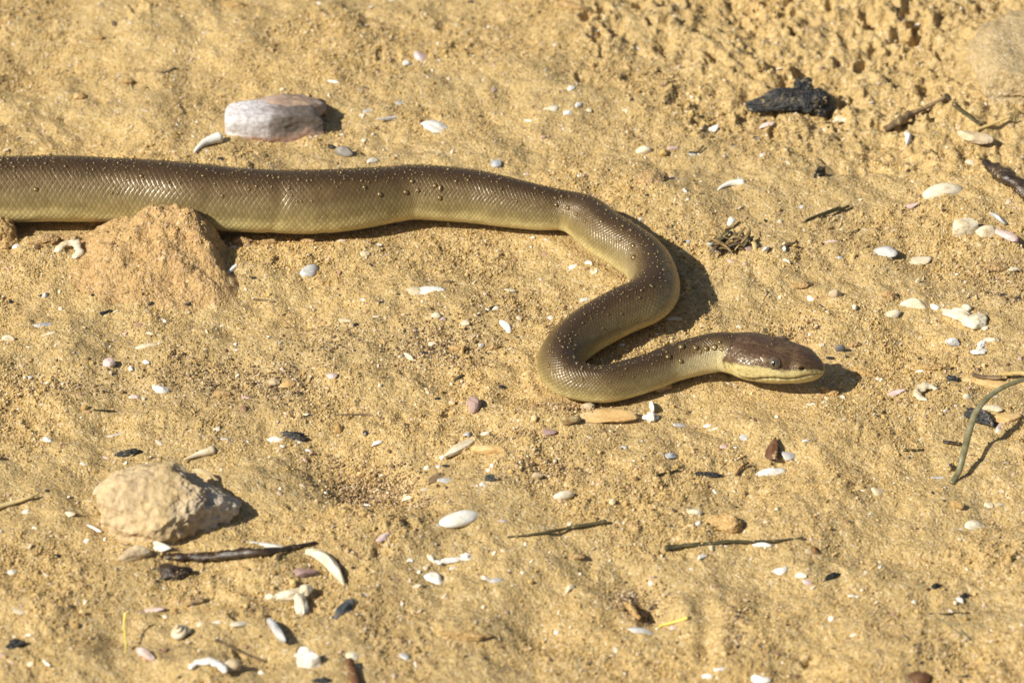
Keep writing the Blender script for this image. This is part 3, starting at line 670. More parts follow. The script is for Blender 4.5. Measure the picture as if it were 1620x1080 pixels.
    ba = me.attributes.new('low', 'FLOAT', 'POINT'); ba.data.foreach_set('value', np.concatenate([sstep(45, 95, dd).reshape(-1), [1, 0]]).astype(np.float32))
    me.update(calc_edges=True)
    # material
    m, nn, l, b = new_mat('python_skin')
    at = nd(nn, 'ShaderNodeAttribute', attribute_name='skin'); hmn = nd(nn, 'ShaderNodeAttribute', attribute_name='headmask'); lown = nd(nn, 'ShaderNodeAttribute', attribute_name='low')
    uvn = nd(nn, 'ShaderNodeUVMap', uv_map='scales'); sp = nn.new('ShaderNodeSeparateXYZ'); l.new(uvn.outputs[0], sp.inputs[0])
    def mth(op, a, bb=None):
        x = nd(nn, 'ShaderNodeMath', operation=op)
        for k_, v in enumerate((a, bb)):
            if v is None: continue
            if isinstance(v, (int, float)): x.inputs[k_].default_value = v
            else: l.new(v, x.inputs[k_])
        return x.outputs[0]
    uu = mth('MULTIPLY', sp.outputs[0], 0.80)
    p_ = mth('ADD', uu, mth('MULTIPLY', sp.outputs[1], 0.5)); q_ = mth('SUBTRACT', uu, mth('MULTIPLY', sp.outputs[1], 0.5))
    fp = mth('FRACT', p_); fq = mth('FRACT', q_)
    ep = mth('ABSOLUTE', mth('SUBTRACT', fp, 0.5)); eq = mth('ABSOLUTE', mth('SUBTRACT', fq, 0.5))
    edge_ = mth('MAXIMUM', ep, eq)                                   # 0 centre .. 0.5 edge
    dome = mth('SUBTRACT', 1.0, mth('POWER', mth('MULTIPLY', edge_, 2.0), 3.0))
    tilt = mth('MULTIPLY', mth('ADD', fp, fq), 0.32)                 # overlaps toward the tail
    # a little random lean per scale so that they glint one by one
    cell = nn.new('ShaderNodeCombineXYZ'); l.new(mth('FLOOR', p_), cell.inputs[0]); l.new(mth('FLOOR', q_), cell.inputs[1])
    wn = nd(nn, 'ShaderNodeTexWhiteNoise', noise_dimensions='2D'); l.new(cell.outputs[0], wn.inputs['Vector'])
    wsep = nn.new('ShaderNodeSeparateColor'); l.new(wn.outputs['Color'], wsep.inputs[0])
    lean = mth('ADD', mth('MULTIPLY', mth('SUBTRACT', wsep.outputs[0], 0.5), fp), mth('MULTIPLY', mth('SUBTRACT', wsep.outputs[1], 0.5), fq))
    hgt = mth('ADD', mth('ADD', mth('MULTIPLY', dome, 0.8), mth('MULTIPLY', tilt, -0.5)), mth('MULTIPLY', lean, 1.0))
    nothead = mth('SUBTRACT', 1.0, hmn.outputs['Fac'])
    hgt = mth('MULTIPLY', hgt, nothead)
    bp = nd(nn, 'ShaderNodeBump', i_Strength=0.6, i_Distance=0.00026); l.new(hgt, bp.inputs['Height'])
    tc = objco(nn)
    fn = nd(nn, 'ShaderNodeTexNoise', i_Scale=500.0, i_Detail=3.0); l.new(tc, fn.inputs['Vector'])
    bp2 = nd(nn, 'ShaderNodeBump', i_Strength=0.35, i_Distance=0.0002); l.new(fn.outputs[0], bp2.inputs['Height']); l.new(bp.outputs[0], bp2.inputs['Normal'])
    hv = nd(nn, 'ShaderNodeTexVoronoi', i_Scale=420.0, feature='DISTANCE_TO_EDGE'); l.new(tc, hv.inputs['Vector'])
    hvr = ramp(nn, [(0.0, (0, 0, 0)), (0.10, (1, 1, 1))]); l.new(hv.outputs['Distance'], hvr.inputs[0])
    bp3 = nd(nn, 'ShaderNodeBump', i_Distance=0.00022); l.new(mth('MULTIPLY', hmn.outputs['Fac'], 0.5), bp3.inputs['Strength']); l.new(hvr.outputs[0], bp3.inputs['Height']); l.new(bp2.outputs[0], bp3.inputs['Normal'])
    l.new(bp3.outputs[0], b.inputs['Normal'])
    # darker skin between the scales
    er = ramp(nn, [(0.38, (1, 1, 1)), (0.5, (0.42, 0.36, 0.28))]); l.new(edge_, er.inputs[0])
    amt = mth('MULTIPLY', nothead, mth('MULTIPLY_ADD' if False else 'ADD', mth('MULTIPLY', lown.outputs['Fac'], 0.35), 0.40))
    c1 = mixc(nn, l, amt, at.outputs['Color'], mixc(nn, l, 1.0, at.outputs['Color'], er.outputs[0], 'MULTIPLY'))
    vr = ramp(nn, [(0, (0.88, 0.88, 0.88)), (1, (1.1, 1.1, 1.1))]); l.new(wsep.outputs[2], vr.inputs[0])
    c1 = mixc(nn, l, nothead, c1, mixc(nn, l, 1.0, c1, vr.outputs[0], 'MULTIPLY'))
    l.new(c1, b.inputs['Base Color'])
    b.inputs['Roughness'].default_value = 0.42; b.inputs['Specular IOR Level'].default_value = 0.55; b.inputs['Specular Tint'].default_value = (1.0, 0.86, 0.62, 1); b.inputs['Coat Tint'].default_value = (1.0, 0.95, 0.85, 1)
    b.inputs['Coat Weight'].default_value = 0.35; b.inputs['Coat Roughness'].default_value = 0.22; l.new(bp3.outputs[0], b.inputs['Coat Normal'])
    me.materials.append(m)
    body = bpy.data.objects.new('body', me); COL.objects.link(body); body.parent = root
    Vg = V[:nv].reshape(n, NS, 3)
    def at_skin(X_, deg):
        i_ = int(np.argmin(np.abs(PX-X_)+(np.arange(n) < n*0.5)*1e3)); j_ = int(round((math.radians(deg)+math.pi)/(2*math.pi)*NS)) % NS
        p = Vg[i_, j_]; nrm = p-Cn[i_]; nrm = nrm/np.linalg.norm(nrm); return p, nrm, T[i_]
    # eyes
    em, en, el, eb = new_mat('snake_iris'); tcx = objco(en)
    nn_ = nd(en, 'ShaderNodeTexNoise', i_Scale=900.0, i_Detail=3.0); el.new(tcx, nn_.inputs['Vector'])
    rr_ = ramp(en, [(0.3, (0.06, 0.045, 0.028)), (0.6, (0.11, 0.085, 0.05)), (0.75, (0.16, 0.125, 0.075))]); el.new(nn_.outputs[0], rr_.inputs[0]); el.new(rr_.outputs[0], eb.inputs['Base Color'])
    eb.inputs['Roughness'].default_value = 0.18; eb.inputs['Coat Weight'].default_value = 1.0; eb.inputs['Coat Roughness'].default_value = 0.10; eb.inputs['Specular IOR Level'].default_value = 0.8
    pm, pn, pl, pb = new_mat('snake_pupil'); pb.inputs['Base Color'].default_value = (0.008, 0.006, 0.005, 1); pb.inputs['Roughness'].default_value = 0.14
    rimm = stone_material('eye_ring_skin', [(0.07, 0.04, 0.025), (0.12, 0.07, 0.04)], 300, 0.4, 0.0001, 900)
    for sgn in (1, -1):
        p, nr_, tt = at_skin(1231, 52*sgn)
        Ve, Fe = ico(4); er_ = 9.2*S; c_ = p-nr_*er_*0.40
        eye = mesh_obj('eye', Ve*er_, Fe, em, True, root, c_-base)
        # pupil: a small lens on the surface, standing ellipse
        zz = nr_; xx = tt-zz*np.dot(tt, zz); xx /= np.linalg.norm(xx); yy = np.cross(zz, xx)
        Vp, Fp = ico(3); Vp = Vp*np.array([0.30, 0.46, 0.14])*er_
        Vp = Vp[:, :1]*xx+Vp[:, 1:2]*yy+Vp[:, 2:]*zz
        mesh_obj('pupil', Vp, Fp, pm, True, eye, nr_*er_*0.885)
        # ring of skin round the eye
        pth = [];
        for a in np.linspace(0, 2*np.pi, 25)[:-1]: pth.append(er_*0.93*(xx*math.cos(a)+yy*math.sin(a))+zz*er_*0.30)
        Vr = []; Fr = []; nsr = 8
        for a_i, a in enumerate(np.linspace(0, 2*np.pi, 33)[:-1]):
            e = xx*math.cos(a)+yy*math.sin(a)
            for b_i in range(nsr):
                bb_ = 2*np.pi*b_i/nsr; Vr.append(e*er_*(0.95+0.14*math.cos(bb_))+zz*er_*(0.30+0.16*math.sin(bb_)))
        for a_i in range(32):
            for b_i in range(nsr): Fr.append([a_i*nsr+b_i, ((a_i+1) % 32)*nsr+b_i, ((a_i+1) % 32)*nsr+(b_i+1) % nsr, a_i*nsr+(b_i+1) % nsr])
        mesh_obj('eye_ring', Vr, Fr, rimm, True, eye)
    # water drops
    wm = bpy.data.materials.new('water_drop'); wm.use_nodes = True; wn_ = wm.node_tree.nodes; wl = wm.node_tree.links; wn_.clear()
    ou = wn_.new('ShaderNodeOutputMaterial'); tr = wn_.new('ShaderNodeBsdfTransparent'); tr.inputs[0].default_value = (0.98, 0.92, 0.78, 1)
    gl = wn_.new('ShaderNodeBsdfGlossy'); gl.inputs['Roughness'].default_value = 0.27; gl.inputs['Color'].default_value = (1, 0.84, 0.58, 1); fr = wn_.new('ShaderNodeFresnel'); fr.inputs[0].default_value = 1.9
    mx = wn_.new('ShaderNodeMixShader'); wl.new(fr.outputs[0], mx.inputs[0]); wl.new(tr.outputs[0], mx.inputs[1]); wl.new(gl.outputs[0], mx.inputs[2])
    df = wn_.new('ShaderNodeBsdfDiffuse'); df.inputs[0].default_value = (0.5, 0.34, 0.13, 1); m2 = wn_.new('ShaderNodeMixShader'); m2.inputs[0].default_value = 0.14
    wl.new(mx.outputs[0], m2.inputs[1]); wl.new(df.outputs[0], m2.inputs[2]); wl.new(m2.outputs[0], ou.inputs[0])
    Vd, Fd = ico(3); Vd = Vd.copy(); Vd[:, 2] = np.where(Vd[:, 2] < -0.2, -0.2, Vd[:, 2])*0.8
    dm = bpy.data.meshes.new('water_drop'); dm.from_pydata([tuple(v) for v in Vd], [], Fd); dm.materials.append(wm); dm.polygons.foreach_set('use_smooth', [True]*len(Fd)); dm.update()
    Vs, Fs = ico(2); Vs = Vs.copy(); Vs[:, 2] = np.where(Vs[:, 2] < -0.2, -0.2, Vs[:, 2])*0.8; Fs = np.array(Fs)
    rd = np.random.RandomState(21); SV = []; SF = []; nb = 0; cnt = 0
    valid = np.where((PX > -450) & ((np.arange(n) < n*0.5) | (PX < 1250)))[0]
    drops = []
    gs_ = seg[valid]; tot_ = 0
    for a in np.arange(gs_.min(), gs_.max(), 9.5*S):
        i0 = int(np.searchsorted(seg, a)); ring = Rr[min(i0, n-1)]; stepd = math.degrees(11*S/ring)
        for dgr in np.arange(-64, 66, stepd):
            i_ = int(np.clip(np.searchsorted(seg, a+rd.uniform(-6, 6)*S), valid[0], valid[-1])); deg = dgr+rd.uniform(-0.6, 0.6)*stepd
            if rd.rand() > 0.86-0.0085*max(0, abs(deg)-8)-0.25*(abs(deg) > 45): continue
            if PX[i_] > 1165 and i_ > n*0.62 and rd.rand() < 0.7: continue
            drops.append((min(3.3, 1.65*math.exp(rd.normal(0, 0.30))*(1.12 if PX[i_] < 500 else 1))*S, i_, deg))
    drops += [(r_*S, int(np.argmin(np.abs(PX-x_)+np.where((np.arange(n) > n*0.62) == late, 0, 1e4))), dg_) for x_, dg_, r_, late in
              ((590, 55, 4.2, 0), (632, 57, 4.6, 0), (648, 36, 4.2, 0), (727, 66, 4.6, 0), (690, 42, 4.2, 0), (714, 46, 4.0, 0), (753, 47, 4.0, 0), (569, 38, 3.6, 0), (662, 54, 3.8, 0), (827, 50, 3.8, 0), (232, 30, 4.4, 0), (60, 58, 4.4, 0),
               (1029, 52, 5.4, 1), (1078, 12, 5.6, 1), (1050, 30, 5.0, 1), (1069, 55, 3.6, 1), (1019, 35, 4.8, 1), (1000, 42, 3.6, 1), (1135, 42, 5.2, 1), (1117, 40, 4.6, 1), (1100, 30, 4.4, 1), (1147, 30, 4.0, 1), (935, 52, 3.2, 1), (911, 47, 4.2, 1), (882, 45, 3.4, 1), (965, 30, 3.8, 1), (1153, 48, 3.8, 1))]
    drops.sort(reverse=True)
    for k_, (sz, i_, deg) in enumerate(drops):
        j_ = int(round((math.radians(deg)+math.pi)/(2*math.pi)*NS)) % NS
        p = Vg[i_, j_]; nrm = p-Cn[i_]; nrm /= np.linalg.norm(nrm)
        if k_ < 140:
            o = bpy.data.objects.new('water_drop', dm); COL.objects.link(o); o.parent = root; o.location = tuple(p-base)
            o.rotation_euler = Vector(nrm).to_track_quat('Z', 'Y').to_euler(); o.scale = (sz, sz*rd.uniform(0.85, 1.1), sz)
        else:
            mt = np.array(Vector(nrm).to_track_quat('Z', 'Y').to_matrix()); q_v = (Vs*sz)@mt.T+(p-base)[None]
            SV.append(q_v); SF.append(Fs+nb); nb += len(Vs)
    o = mesh_obj('small_water_drops', np.vstack(SV), np.vstack(SF).tolist(), wm, True, root); o['kind'] = 'stuff'
    return root
build_snake()

# ---------------------------------------------------------------- placing helpers
SP = math.sin(PITCH); CPI = math.cos(PITCH)
seedc = [100]
def ns_seed(): seedc[0] += 1; return seedc[0]
def dims(w_, h_, rot, tau):
    a = R(rot); dx = w_*math.cos(a); dy = w_*math.sin(a)/SP
    kk = math.hypot(math.sin(a), math.cos(a)/SP)
    return math.hypot(dx, dy)*S, max(h_*(1-CPI*tau)*kk, 0.35*h_)*S, tau*h_*S, math.atan2(dy, dx)
GROUPS = {'shell': 'shell pieces scattered on the sand', 'pebble': 'stones scattered on the sand', 'charcoal': 'charcoal bits on the sand', 'twig': 'sticks and twigs on the sand'}
def put(V, F, mat, name, px, py, ang, lift, label, cat, tilt=(0, 0), smooth=True, group=None, zoff=None):
    q = P(px, py, lift if zoff is None else zoff); seed = ns_seed()
    o = mesh_obj(name, V, F, M[mat], smooth, None, (q[0], q[1], q[2]+lift), (R(tilt[0]), R(tilt[1]), ang))
    tag(o, label, cat, GROUPS.get(group or cat)); return o
def shell(px, py, w_, h_, rot, mat, label, ribs=0, chip=0.25, tau=0.38, tilt=None, cup=False, name='shell_fragment', bend=None):
    L, Dp, H, ang = dims(w_, h_, rot, tau); sd = ns_seed()
    L *= 1.14; Dp *= 1.14
    V, F = flake(L, Dp, H*0.7, max(0.0004, H*0.16), sd, ribs, H*0.06 if ribs else 0, chip, cup)
    rr = random.Random(sd)
    if bend is None: bend = rr.uniform(-0.5, 0.5)
    V[:, 1] += bend*Dp*(0.25-(V[:, 0]/L*1.6)**2)
    return put(V, F, mat, name, px, py, ang, -0.0001+(H*0.5 if cup else 0), label, 'shell', tilt or (rr.uniform(2, 24), rr.uniform(-18, 18)))
def pebble(px, py, w_, h_, rot, mat, label, tau=0.62, n=4, amp=0.16, fine=0.03, cuts=5, cat='pebble', name='pebble', sink=0.22, ridge=0.0, freq=1.2, smooth=True, box=2.4):
    L, Dp, H, ang = dims(w_, h_, rot, tau); sd = ns_seed()
    V, F = rock(L, Dp, H, sd, n, amp, fine, freq, cuts, ridge, box)
    return put(V, F, mat, name, px, py, ang, H*(0.5-sink), label, cat, group=cat if cat in GROUPS else 'pebble', smooth=smooth)
def coal(px, py, w_, h_, rot, label, tau=0.6, mat='char'):
    L, Dp, H, ang = dims(w_, h_, rot, tau); sd = ns_seed()
    V, F = rock(L, Dp, H, sd, 4, 0.28, 0.10, 1.5, 8, 0.15, 3.0)
    return put(V, F, mat, 'charcoal', px, py, ang, H*0.32, label, 'charcoal', smooth=False)
def pathpts(pts):
    out = []
    for p in pts:
        px, py, z = p; q = P(px, py, z*S); out.append([q[0], q[1], q[2]+z*S])
    return np.array(out)
def stick(pts, r0, r1, mat, label, name='twig', cat='twig', flat=0.8, rough=0.25, mid=None, ns=10, per=8):
    pp = spline(pathpts(pts), per); o0 = pp.mean(0); t = np.linspace(0, 1, len(pp))
    rad = (r0*(1-t)+r1*t)*S
    if mid: rad = rad*(1+(mid-1)*np.sin(t*np.pi))
    V, F = tube(pp-o0, rad, ns, flat, ns_seed() % 50, rough)
    o = mesh_obj(name, V, F, M[mat], True, None, o0); tag(o, label, cat, GROUPS.get(cat)); return o
def crescent(px, py, w_, h_, rot, mat, label, arc=190, thick=0.22, start=0, name='shell_curl'):
    L = w_*S; th = thick*h_*S*1.4; pts = []; rad = []
    for i in range(22):
        t = i/21; a = R(start+arc*t); pts.append([math.cos(a)*L/2*0.85, math.sin(a)*(h_*S/SP)/2*0.9, 0.0]); rad.append(th*(0.35+0.65*math.sin(math.pi*(0.12+0.8*t))))
    V, F = tube(pts, rad, 12, 0.5, 3+int(px) % 20, 0.45)
    return put(V, F, mat, name, px, py, R(rot), th*0.35, label, 'shell', (6, 3))

# ---------------------------------------------------------------- large stones and clods
def big_rocks():
    # long banded stone behind the snake: two strata
    q = P(432, 190, 14*S); root = empty('stone', q, 'long grey, white and pink banded stone lying behind the snake', 'stone')
    V, F = rock(168*S, 70*S, 62*S, 301, 6, 0.08, 0.018, 1.1, 2, 0.0, 4.5)
    V[:, 0] = np.clip(V[:, 0], -80*S, None)                                            # broken square end
    V[:, 2] *= np.where(V[:, 0] < 0, 1.0, 1-0.10*(V[:, 0]/(83*S)))
    mesh_obj('lower_layer', V, F, M['bigstone'], True, root, (0, -6*S, 10*S))
    V, F = rock(154*S, 64*S, 48*S, 302, 5, 0.10, 0.02, 1.2, 3, 0.02, 3.0)
    mesh_obj('upper_layer', V, F, stone_material('pinkish_stone_layer', [(0.26, 0.18, 0.14), (0.40, 0.28, 0.21), (0.50, 0.42, 0.38)], 60, 0.7, 0.0006, 280), True, root, (6*S, 30*S, 20*S), (0, R(-3), R(4)))
    pebble(489, 158, 26, 28, -60, 'clod', 'orange sand crumb resting on the right end of the banded stone', 0.8, 4, 0.2, 0.08, cat='sand clod', name='sand_clod', sink=-0.25)
    pebble(509, 176, 18, 16, -30, 'clod', 'small orange sand crumb tucked behind the tip of the banded stone', 0.8, 4, 0.2, 0.08, cat='sand clod', name='sand_clod')
    # sandstone rock lower left
    V, F = rock(204*S, 134*S, 94*S, 315, 7, 0.15, 0.025, 1.1, 9, 0.06, 4.5)
    N = V/np.linalg.norm(V, axis=1)[:, None]
    rt = sstep(-10*S, 50*S, V[:, 0]+0.3*V[:, 2])
    V = V-N*(rt*6.5*S*np.abs(fbm3(V/(20*S), 4, 4, 0.6)))[:, None]                       # crumbled right-hand face
    hole = np.exp(-((V[:, 0]-88*S)/(5.5*S))**2-((V[:, 1]+22*S)/(8*S))**2-((V[:, 2]-14*S)/(6*S))**2)
    V = V-N*(hole*15*S)[:, None]
    o = put(V, F, 'sandstone', 'rock', 266, 795, R(-3), 28*S, 'large pale pitted sandstone rock casting a shadow in the lower left', 'rock', (6, 6), group='x')
    pebble(183, 770, 60, 40, 20, 'tan', 'flat tan stone leaning on the upper left side of the pitted rock', 0.6, 5, 0.15, 0.05, cat='stone', name='stone')
    pebble(330, 757, 56, 26, -30, 'sandstone', 'thin slab of stone leaning behind the right half of the pitted rock', 0.8, 5, 0.2, 0.06, cat='stone', name='stone')
    # the clod in front of the snake: a heap with a steep right face and long gentle left and near slopes
    a = ray_to_z(60, 500, 0); b_ = ray_to_z(400, 345, 0)
    cx_ = np.arange(a[0], b_[0], 0.0006); cy_ = np.arange(a[1]-0.01, b_[1], 0.0007); X, Y = np.meshgrid(cx_, cy_)
    Zg = bil(X.ravel(), Y.ravel()).reshape(X.shape); Zm = mound(X, Y)
    V = np.stack([X, Y, Zg*0+Zm+np.minimum(Zg, 0.002)], -1).reshape(-1, 3)
    keepv = (Zm > -0.004).ravel(); ii = np.arange(X.size).reshape(X.shape)
    Q = np.stack([ii[:-1, :-1], ii[:-1, 1:], ii[1:, 1:], ii[1:, :-1]], -1).reshape(-1, 4); Q = Q[keepv[Q].all(1)]
    used_ = np.unique(Q); mp = np.zeros(X.size, int); mp[used_] = np.arange(len(used_)); V = V[used_]; Q = mp[Q]
    o0 = P(240, 420); o = mesh_obj('sand_clod', V-o0[None], Q.tolist(), M['lump'], True, None, o0)
    tag(o, 'big orange clod of packed sand pushed up against the front of the snake', 'sand clod')
    V, F = rock(64*S, 60*S, 52*S, 331, 5, 0.2, 0.06, 1.3, 5, 0.1)
    put(V, F, 'clod', 'sand_clod', 0, 368, 0, 16*S, 'orange sand clod cut by the left edge of the photo under the snake', 'sand clod', (0, 0), group='x')
    pebble(72, 380, 52, 26, 10, 'lump', 'pinkish crumb of sand crust under the snake left of the big clod', 0.6, 5, 0.25, 0.1, cat='sand clod', name='sand_clod')
    pebble(110, 376, 36, 18, -5, 'lump', 'smaller pink sand crumb between the pinkish crumb and the big clod', 0.6, 5, 0.25, 0.1, cat='sand clod', name='sand_clod')
    for i, (px, py, w_, h_, lb) in enumerate(((385, 382, 34, 20, 'grey speckled sand crumb right beside the big clod under the snake belly'), (425, 384, 26, 16, 'sand crumb under the snake belly, second right of the big clod'),
                                  (487, 384, 30, 16, 'flat sand crumb against the belly under the widest part of the snake'))):
        pebble(px, py, w_, h_, 0, 'lump', lb, 0.7, 5, 0.25, 0.1, cat='sand clod', name='sand_clod')
    for (px, py, w_, h_, lb) in ((150, 352, 24, 16, 'pink crumb on the upper left shoulder of the big clod'), (352, 366, 20, 16, 'crumb wedged between the big clod and the belly'), (200, 462, 26, 13, 'flat crumb at the foot of the big clod, near the middle'),
                                (262, 458, 20, 13, 'crumb at the foot of the big clod, lower right'), (128, 436, 22, 13, 'crumb at the lower left foot of the big clod'), (322, 428, 26, 16, 'knobbly crumb at the right foot of the big clod'), (300, 447, 14, 10, 'tiny crumb below the knobbly crumb at the right foot of the clod')):
        pebble(px, py, w_, h_, 5, 'lump', lb, 0.7, 4, 0.28, 0.12, cat='sand clod', name='sand_clod')
    # boulder-like hump at top right
    V, F = rock(170*S, 300*S, 100*S, 341, 6, 0.14, 0.03, 1.2, 3, 0.04)
    put(V, F, 'dull', 'boulder', 1622, 112, R(8), 14*S, 'sand covered boulder half buried at the upper right corner', 'boulder', (0, 0), group='x')
    # lump with shaded right side
    pebble(1146, 826, 54, 40, -20, 'clod', 'squat sand lump with a shaded right side above the long dark twig', 0.75, 5, 0.2, 0.07, cat='sand clod', name='sand_clod')
    pebble(962, 657, 92, 26, 3, 'orange', 'flat tan stone lying just under the lower bend of the snake', 0.3, 5, 0.12, 0.03, cat='stone', name='stone')
    pebble(929, 643, 22, 16, 0, 'tan', 'small cream stone wedged between snake bend and flat tan stone', 0.7, cat='stone', name='stone')
    pebble(1052, 612, 30, 24, 20, 'lump', 'grey brown sand crumb touching the underside of the snake neck', 0.7, 5, 0.25, 0.1, cat='sand clod', name='sand_clod')
big_rocks()

PB = [  # px, py, w, h, rot, material, label, tau
    (545, 240, 38, 26, -12, 'greystone', 'grey pebble with a hollow at its left, above the snake', 0.7),
    (525, 232, 14, 12, -20, 'char', 'black stand-in for the dark shaded hollow at the left side of the grey pebble', 0.6),  # added black lump, its colour stands in for the hollow's shade
    (212, 876, 52, 32, 10, 'tan', 'pinkish tan pebble below the pitted rock, left of the black bark', 0.75),
    (773, 711, 54, 24, -6, 'orange', 'smooth orange oval pebble beside the whitish finger stone', 0.65),
    (727, 708, 58, 22, 25, 'cream', 'whitish finger shaped stone left of the orange oval pebble', 0.7),
    (1526, 361, 52, 42, 5, 'cream', 'largest cream knobbly pebble of the cluster at the right edge', 0.8),
    (1560, 367, 34, 28, 0, 'cream', 'round cream pebble in the middle of the right edge cluster', 0.8),
    (1592, 372, 42, 22, -25, 'pink', 'mauve pebble at the right end of the cluster at the right edge', 0.6),
    (1543, 217, 58, 28, -14, 'tan', 'flat buff stone with shadow under it near the upper right sticks', 0.6),
    (1031, 282, 42, 40, 30, 'lump', 'worn pinkish stone almost level with the sand above the snake', 0.4),
    (1018, 238, 28, 20, 0, 'cream', 'knobbly cream pebble upper right of the snake body', 0.8),
    (1269, 450, 34, 16, 5, 'lump', 'pinkish brown crumb above the head, left of the round tan one', 0.6),
    (1321, 465, 22, 20, 0, 'tan', 'round tan crumb with a shadow to its right, above the head', 0.8),
    (1408, 466, 26, 18, -15, 'lump', 'brown crumb just left of the cream shell above the big coral piece', 0.7),
    (1508, 541, 22, 20, -10, 'grey', 'smooth grey pebble under the big white coral piece', 0.7),
    (1352, 545, 24, 12, 10, 'lump', 'rough crumb immediately right of the small round black pellet', 0.6),
    (351, 623, 30, 16, 0, 'lump', 'low pinkish pebble in the sand midway down at left', 0.7),
    (173, 573, 20, 20, 15, 'pink', 'smooth beige oval pebble left of two little white shells', 0.6),
    (480, 905, 40, 20, 4, 'mauve', 'mauve stone left of the large cream curved shell', 0.6),
    (490, 1043, 36, 44, 0, 'white', 'blocky bright white quartz stone near the bottom', 0.9),
    (437, 996, 42, 22, -48, 'blue', 'bluish white oblong pebble above the blocky white quartz', 0.8),
    (14, 535, 22, 16, 0, 'cream', 'cream pebble at the far left edge, middle height', 0.7),
    (750, 640, 22, 38, -62, 'mauve', 'purple brown wedge of stone left of the lower snake bend', 0.7),
    (230, 1034, 30, 20, -30, 'pink', 'pinkish grey stone at the foot of the thin yellow stem', 0.7),
    (735, 1003, 70, 22, -5, 'clod', 'low rounded hump of orange sand right of the black slate shell', 0.5),
    (725, 550, 26, 20, 0, 'clod', 'orange sand crumb in the gravelly patch left of the snake bend', 0.7),
    (782, 548, 18, 14, 10, 'lump', 'brown crumb right of the orange crumb in the gravelly patch', 0.7),
    (762, 546, 10, 9, 0, 'grey', 'tiny grey pebble between two crumbs left of the snake bend', 0.7),
    (434, 605, 18, 16, 0, 'tan', 'little tan crumb left of the yellowish square stone', 0.7),
    (455, 607, 24, 16, 10, 'orange', 'yellowish square stone in the middle left sand', 0.5),
    (520, 617, 0, 0, 0, None, '', 0),
    (1290, 268, 0, 0, 0, None, '', 0),
    (560, 70, 0, 0, 0, None, '', 0),
    (1312, 618, 30, 18, -10, 'clod', 'orange sand crumb in the shadow of the snake head', 0.6),
    (1365, 588, 34, 14, -8, 'clod', 'low sand crumb along the upper edge of the head shadow', 0.5),
    (1480, 580, 50, 16, 0, 'clod', 'low orange sand ridge left of the pale stick at right', 0.5),
    (1562, 606, 80, 18, -6, 'orange', 'flat orange stone under the pale stick at the right edge', 0.4),
    (1592, 660, 44, 22, 10, 'orange', 'orange stone right of the wet black charcoal at the right edge', 0.5),
    (1540, 598, 0, 0, 0, None, '', 0),
    (1575, 422, 44, 20, 0, 'lump', 'speckled crumb below the pebble cluster at the right edge', 0.5),
    (365, 1052, 30, 26, 0, 'tan', 'tan stone right of the white crescent shell at the bottom', 0.7),
    (905, 10, 50, 20, -12, 'lump', 'brown sand lump at the top edge right of centre', 0.7),
    (125, 152, 26, 16, 0, 'clod', 'pale orange crumb in the smooth sand at upper left', 0.7),
    (202, 128, 30, 14, 0, 'clod', 'low crumb with a dark hollow at its right in the upper left sand', 0.6),
    (155, 60, 18, 14, 0, 'clod', 'lone small crumb near the top left of the sand', 0.7),
    (370, 8, 40, 18, -5, 'clod', 'yellowish crumb on the top edge above the banded stone', 0.5),
    (60, 405, 0, 0, 0, None, '', 0),
    (1440, 172, 0, 0, 0, None, '', 0),
    (570, 750, 14, 11, 0, 'orange', 'tiny orange pebble inside the shaded hollow left of centre', 0.8),
    (850, 752, 18, 14, 0, 'tan', 'small tan crumb above the cream bean shell', 0.8),
    (912, 879, 24, 14, 0, 'lump', 'dull crumb under the slanting dark twig', 0.6),
    (1000, 965, 30, 20, -40, 'clod', 'sand crumb on the lip of the dark hole near the bottom', 0.8),
    (1515, 798, 22, 16, -20, 'clod', 'small sand crumb below the foot of the grass blade', 0.8),
    (745, 505, 0, 0, 0, None, '', 0)]
for (px, py, w_, h_, rot, mt, lb, tau) in PB:
    if mt: pebble(px, py, w_, h_, rot, mt, lb, tau, n=4 if w_ < 45 else 5, amp=0.22 if mt in ('lump', 'clod') else 0.12, fine=0.08 if mt in ('lump', 'clod') else 0.025,
                  cuts=9 if mt == 'white' else 4, cat='sand clod' if mt in ('lump', 'clod') else ('stone' if w_ > 44 else 'pebble'), name='sand_clod' if mt in ('lump', 'clod') else ('stone' if w_ > 44 else 'pebble'),
                  box=3.2 if mt == 'white' else 2.2, smooth=mt != 'white')
pebble(1329, 551, 17, 15, 0, 'slate', 'small round black pellet right of the snake head', 0.85, 3, 0.05, 0.02, 0)

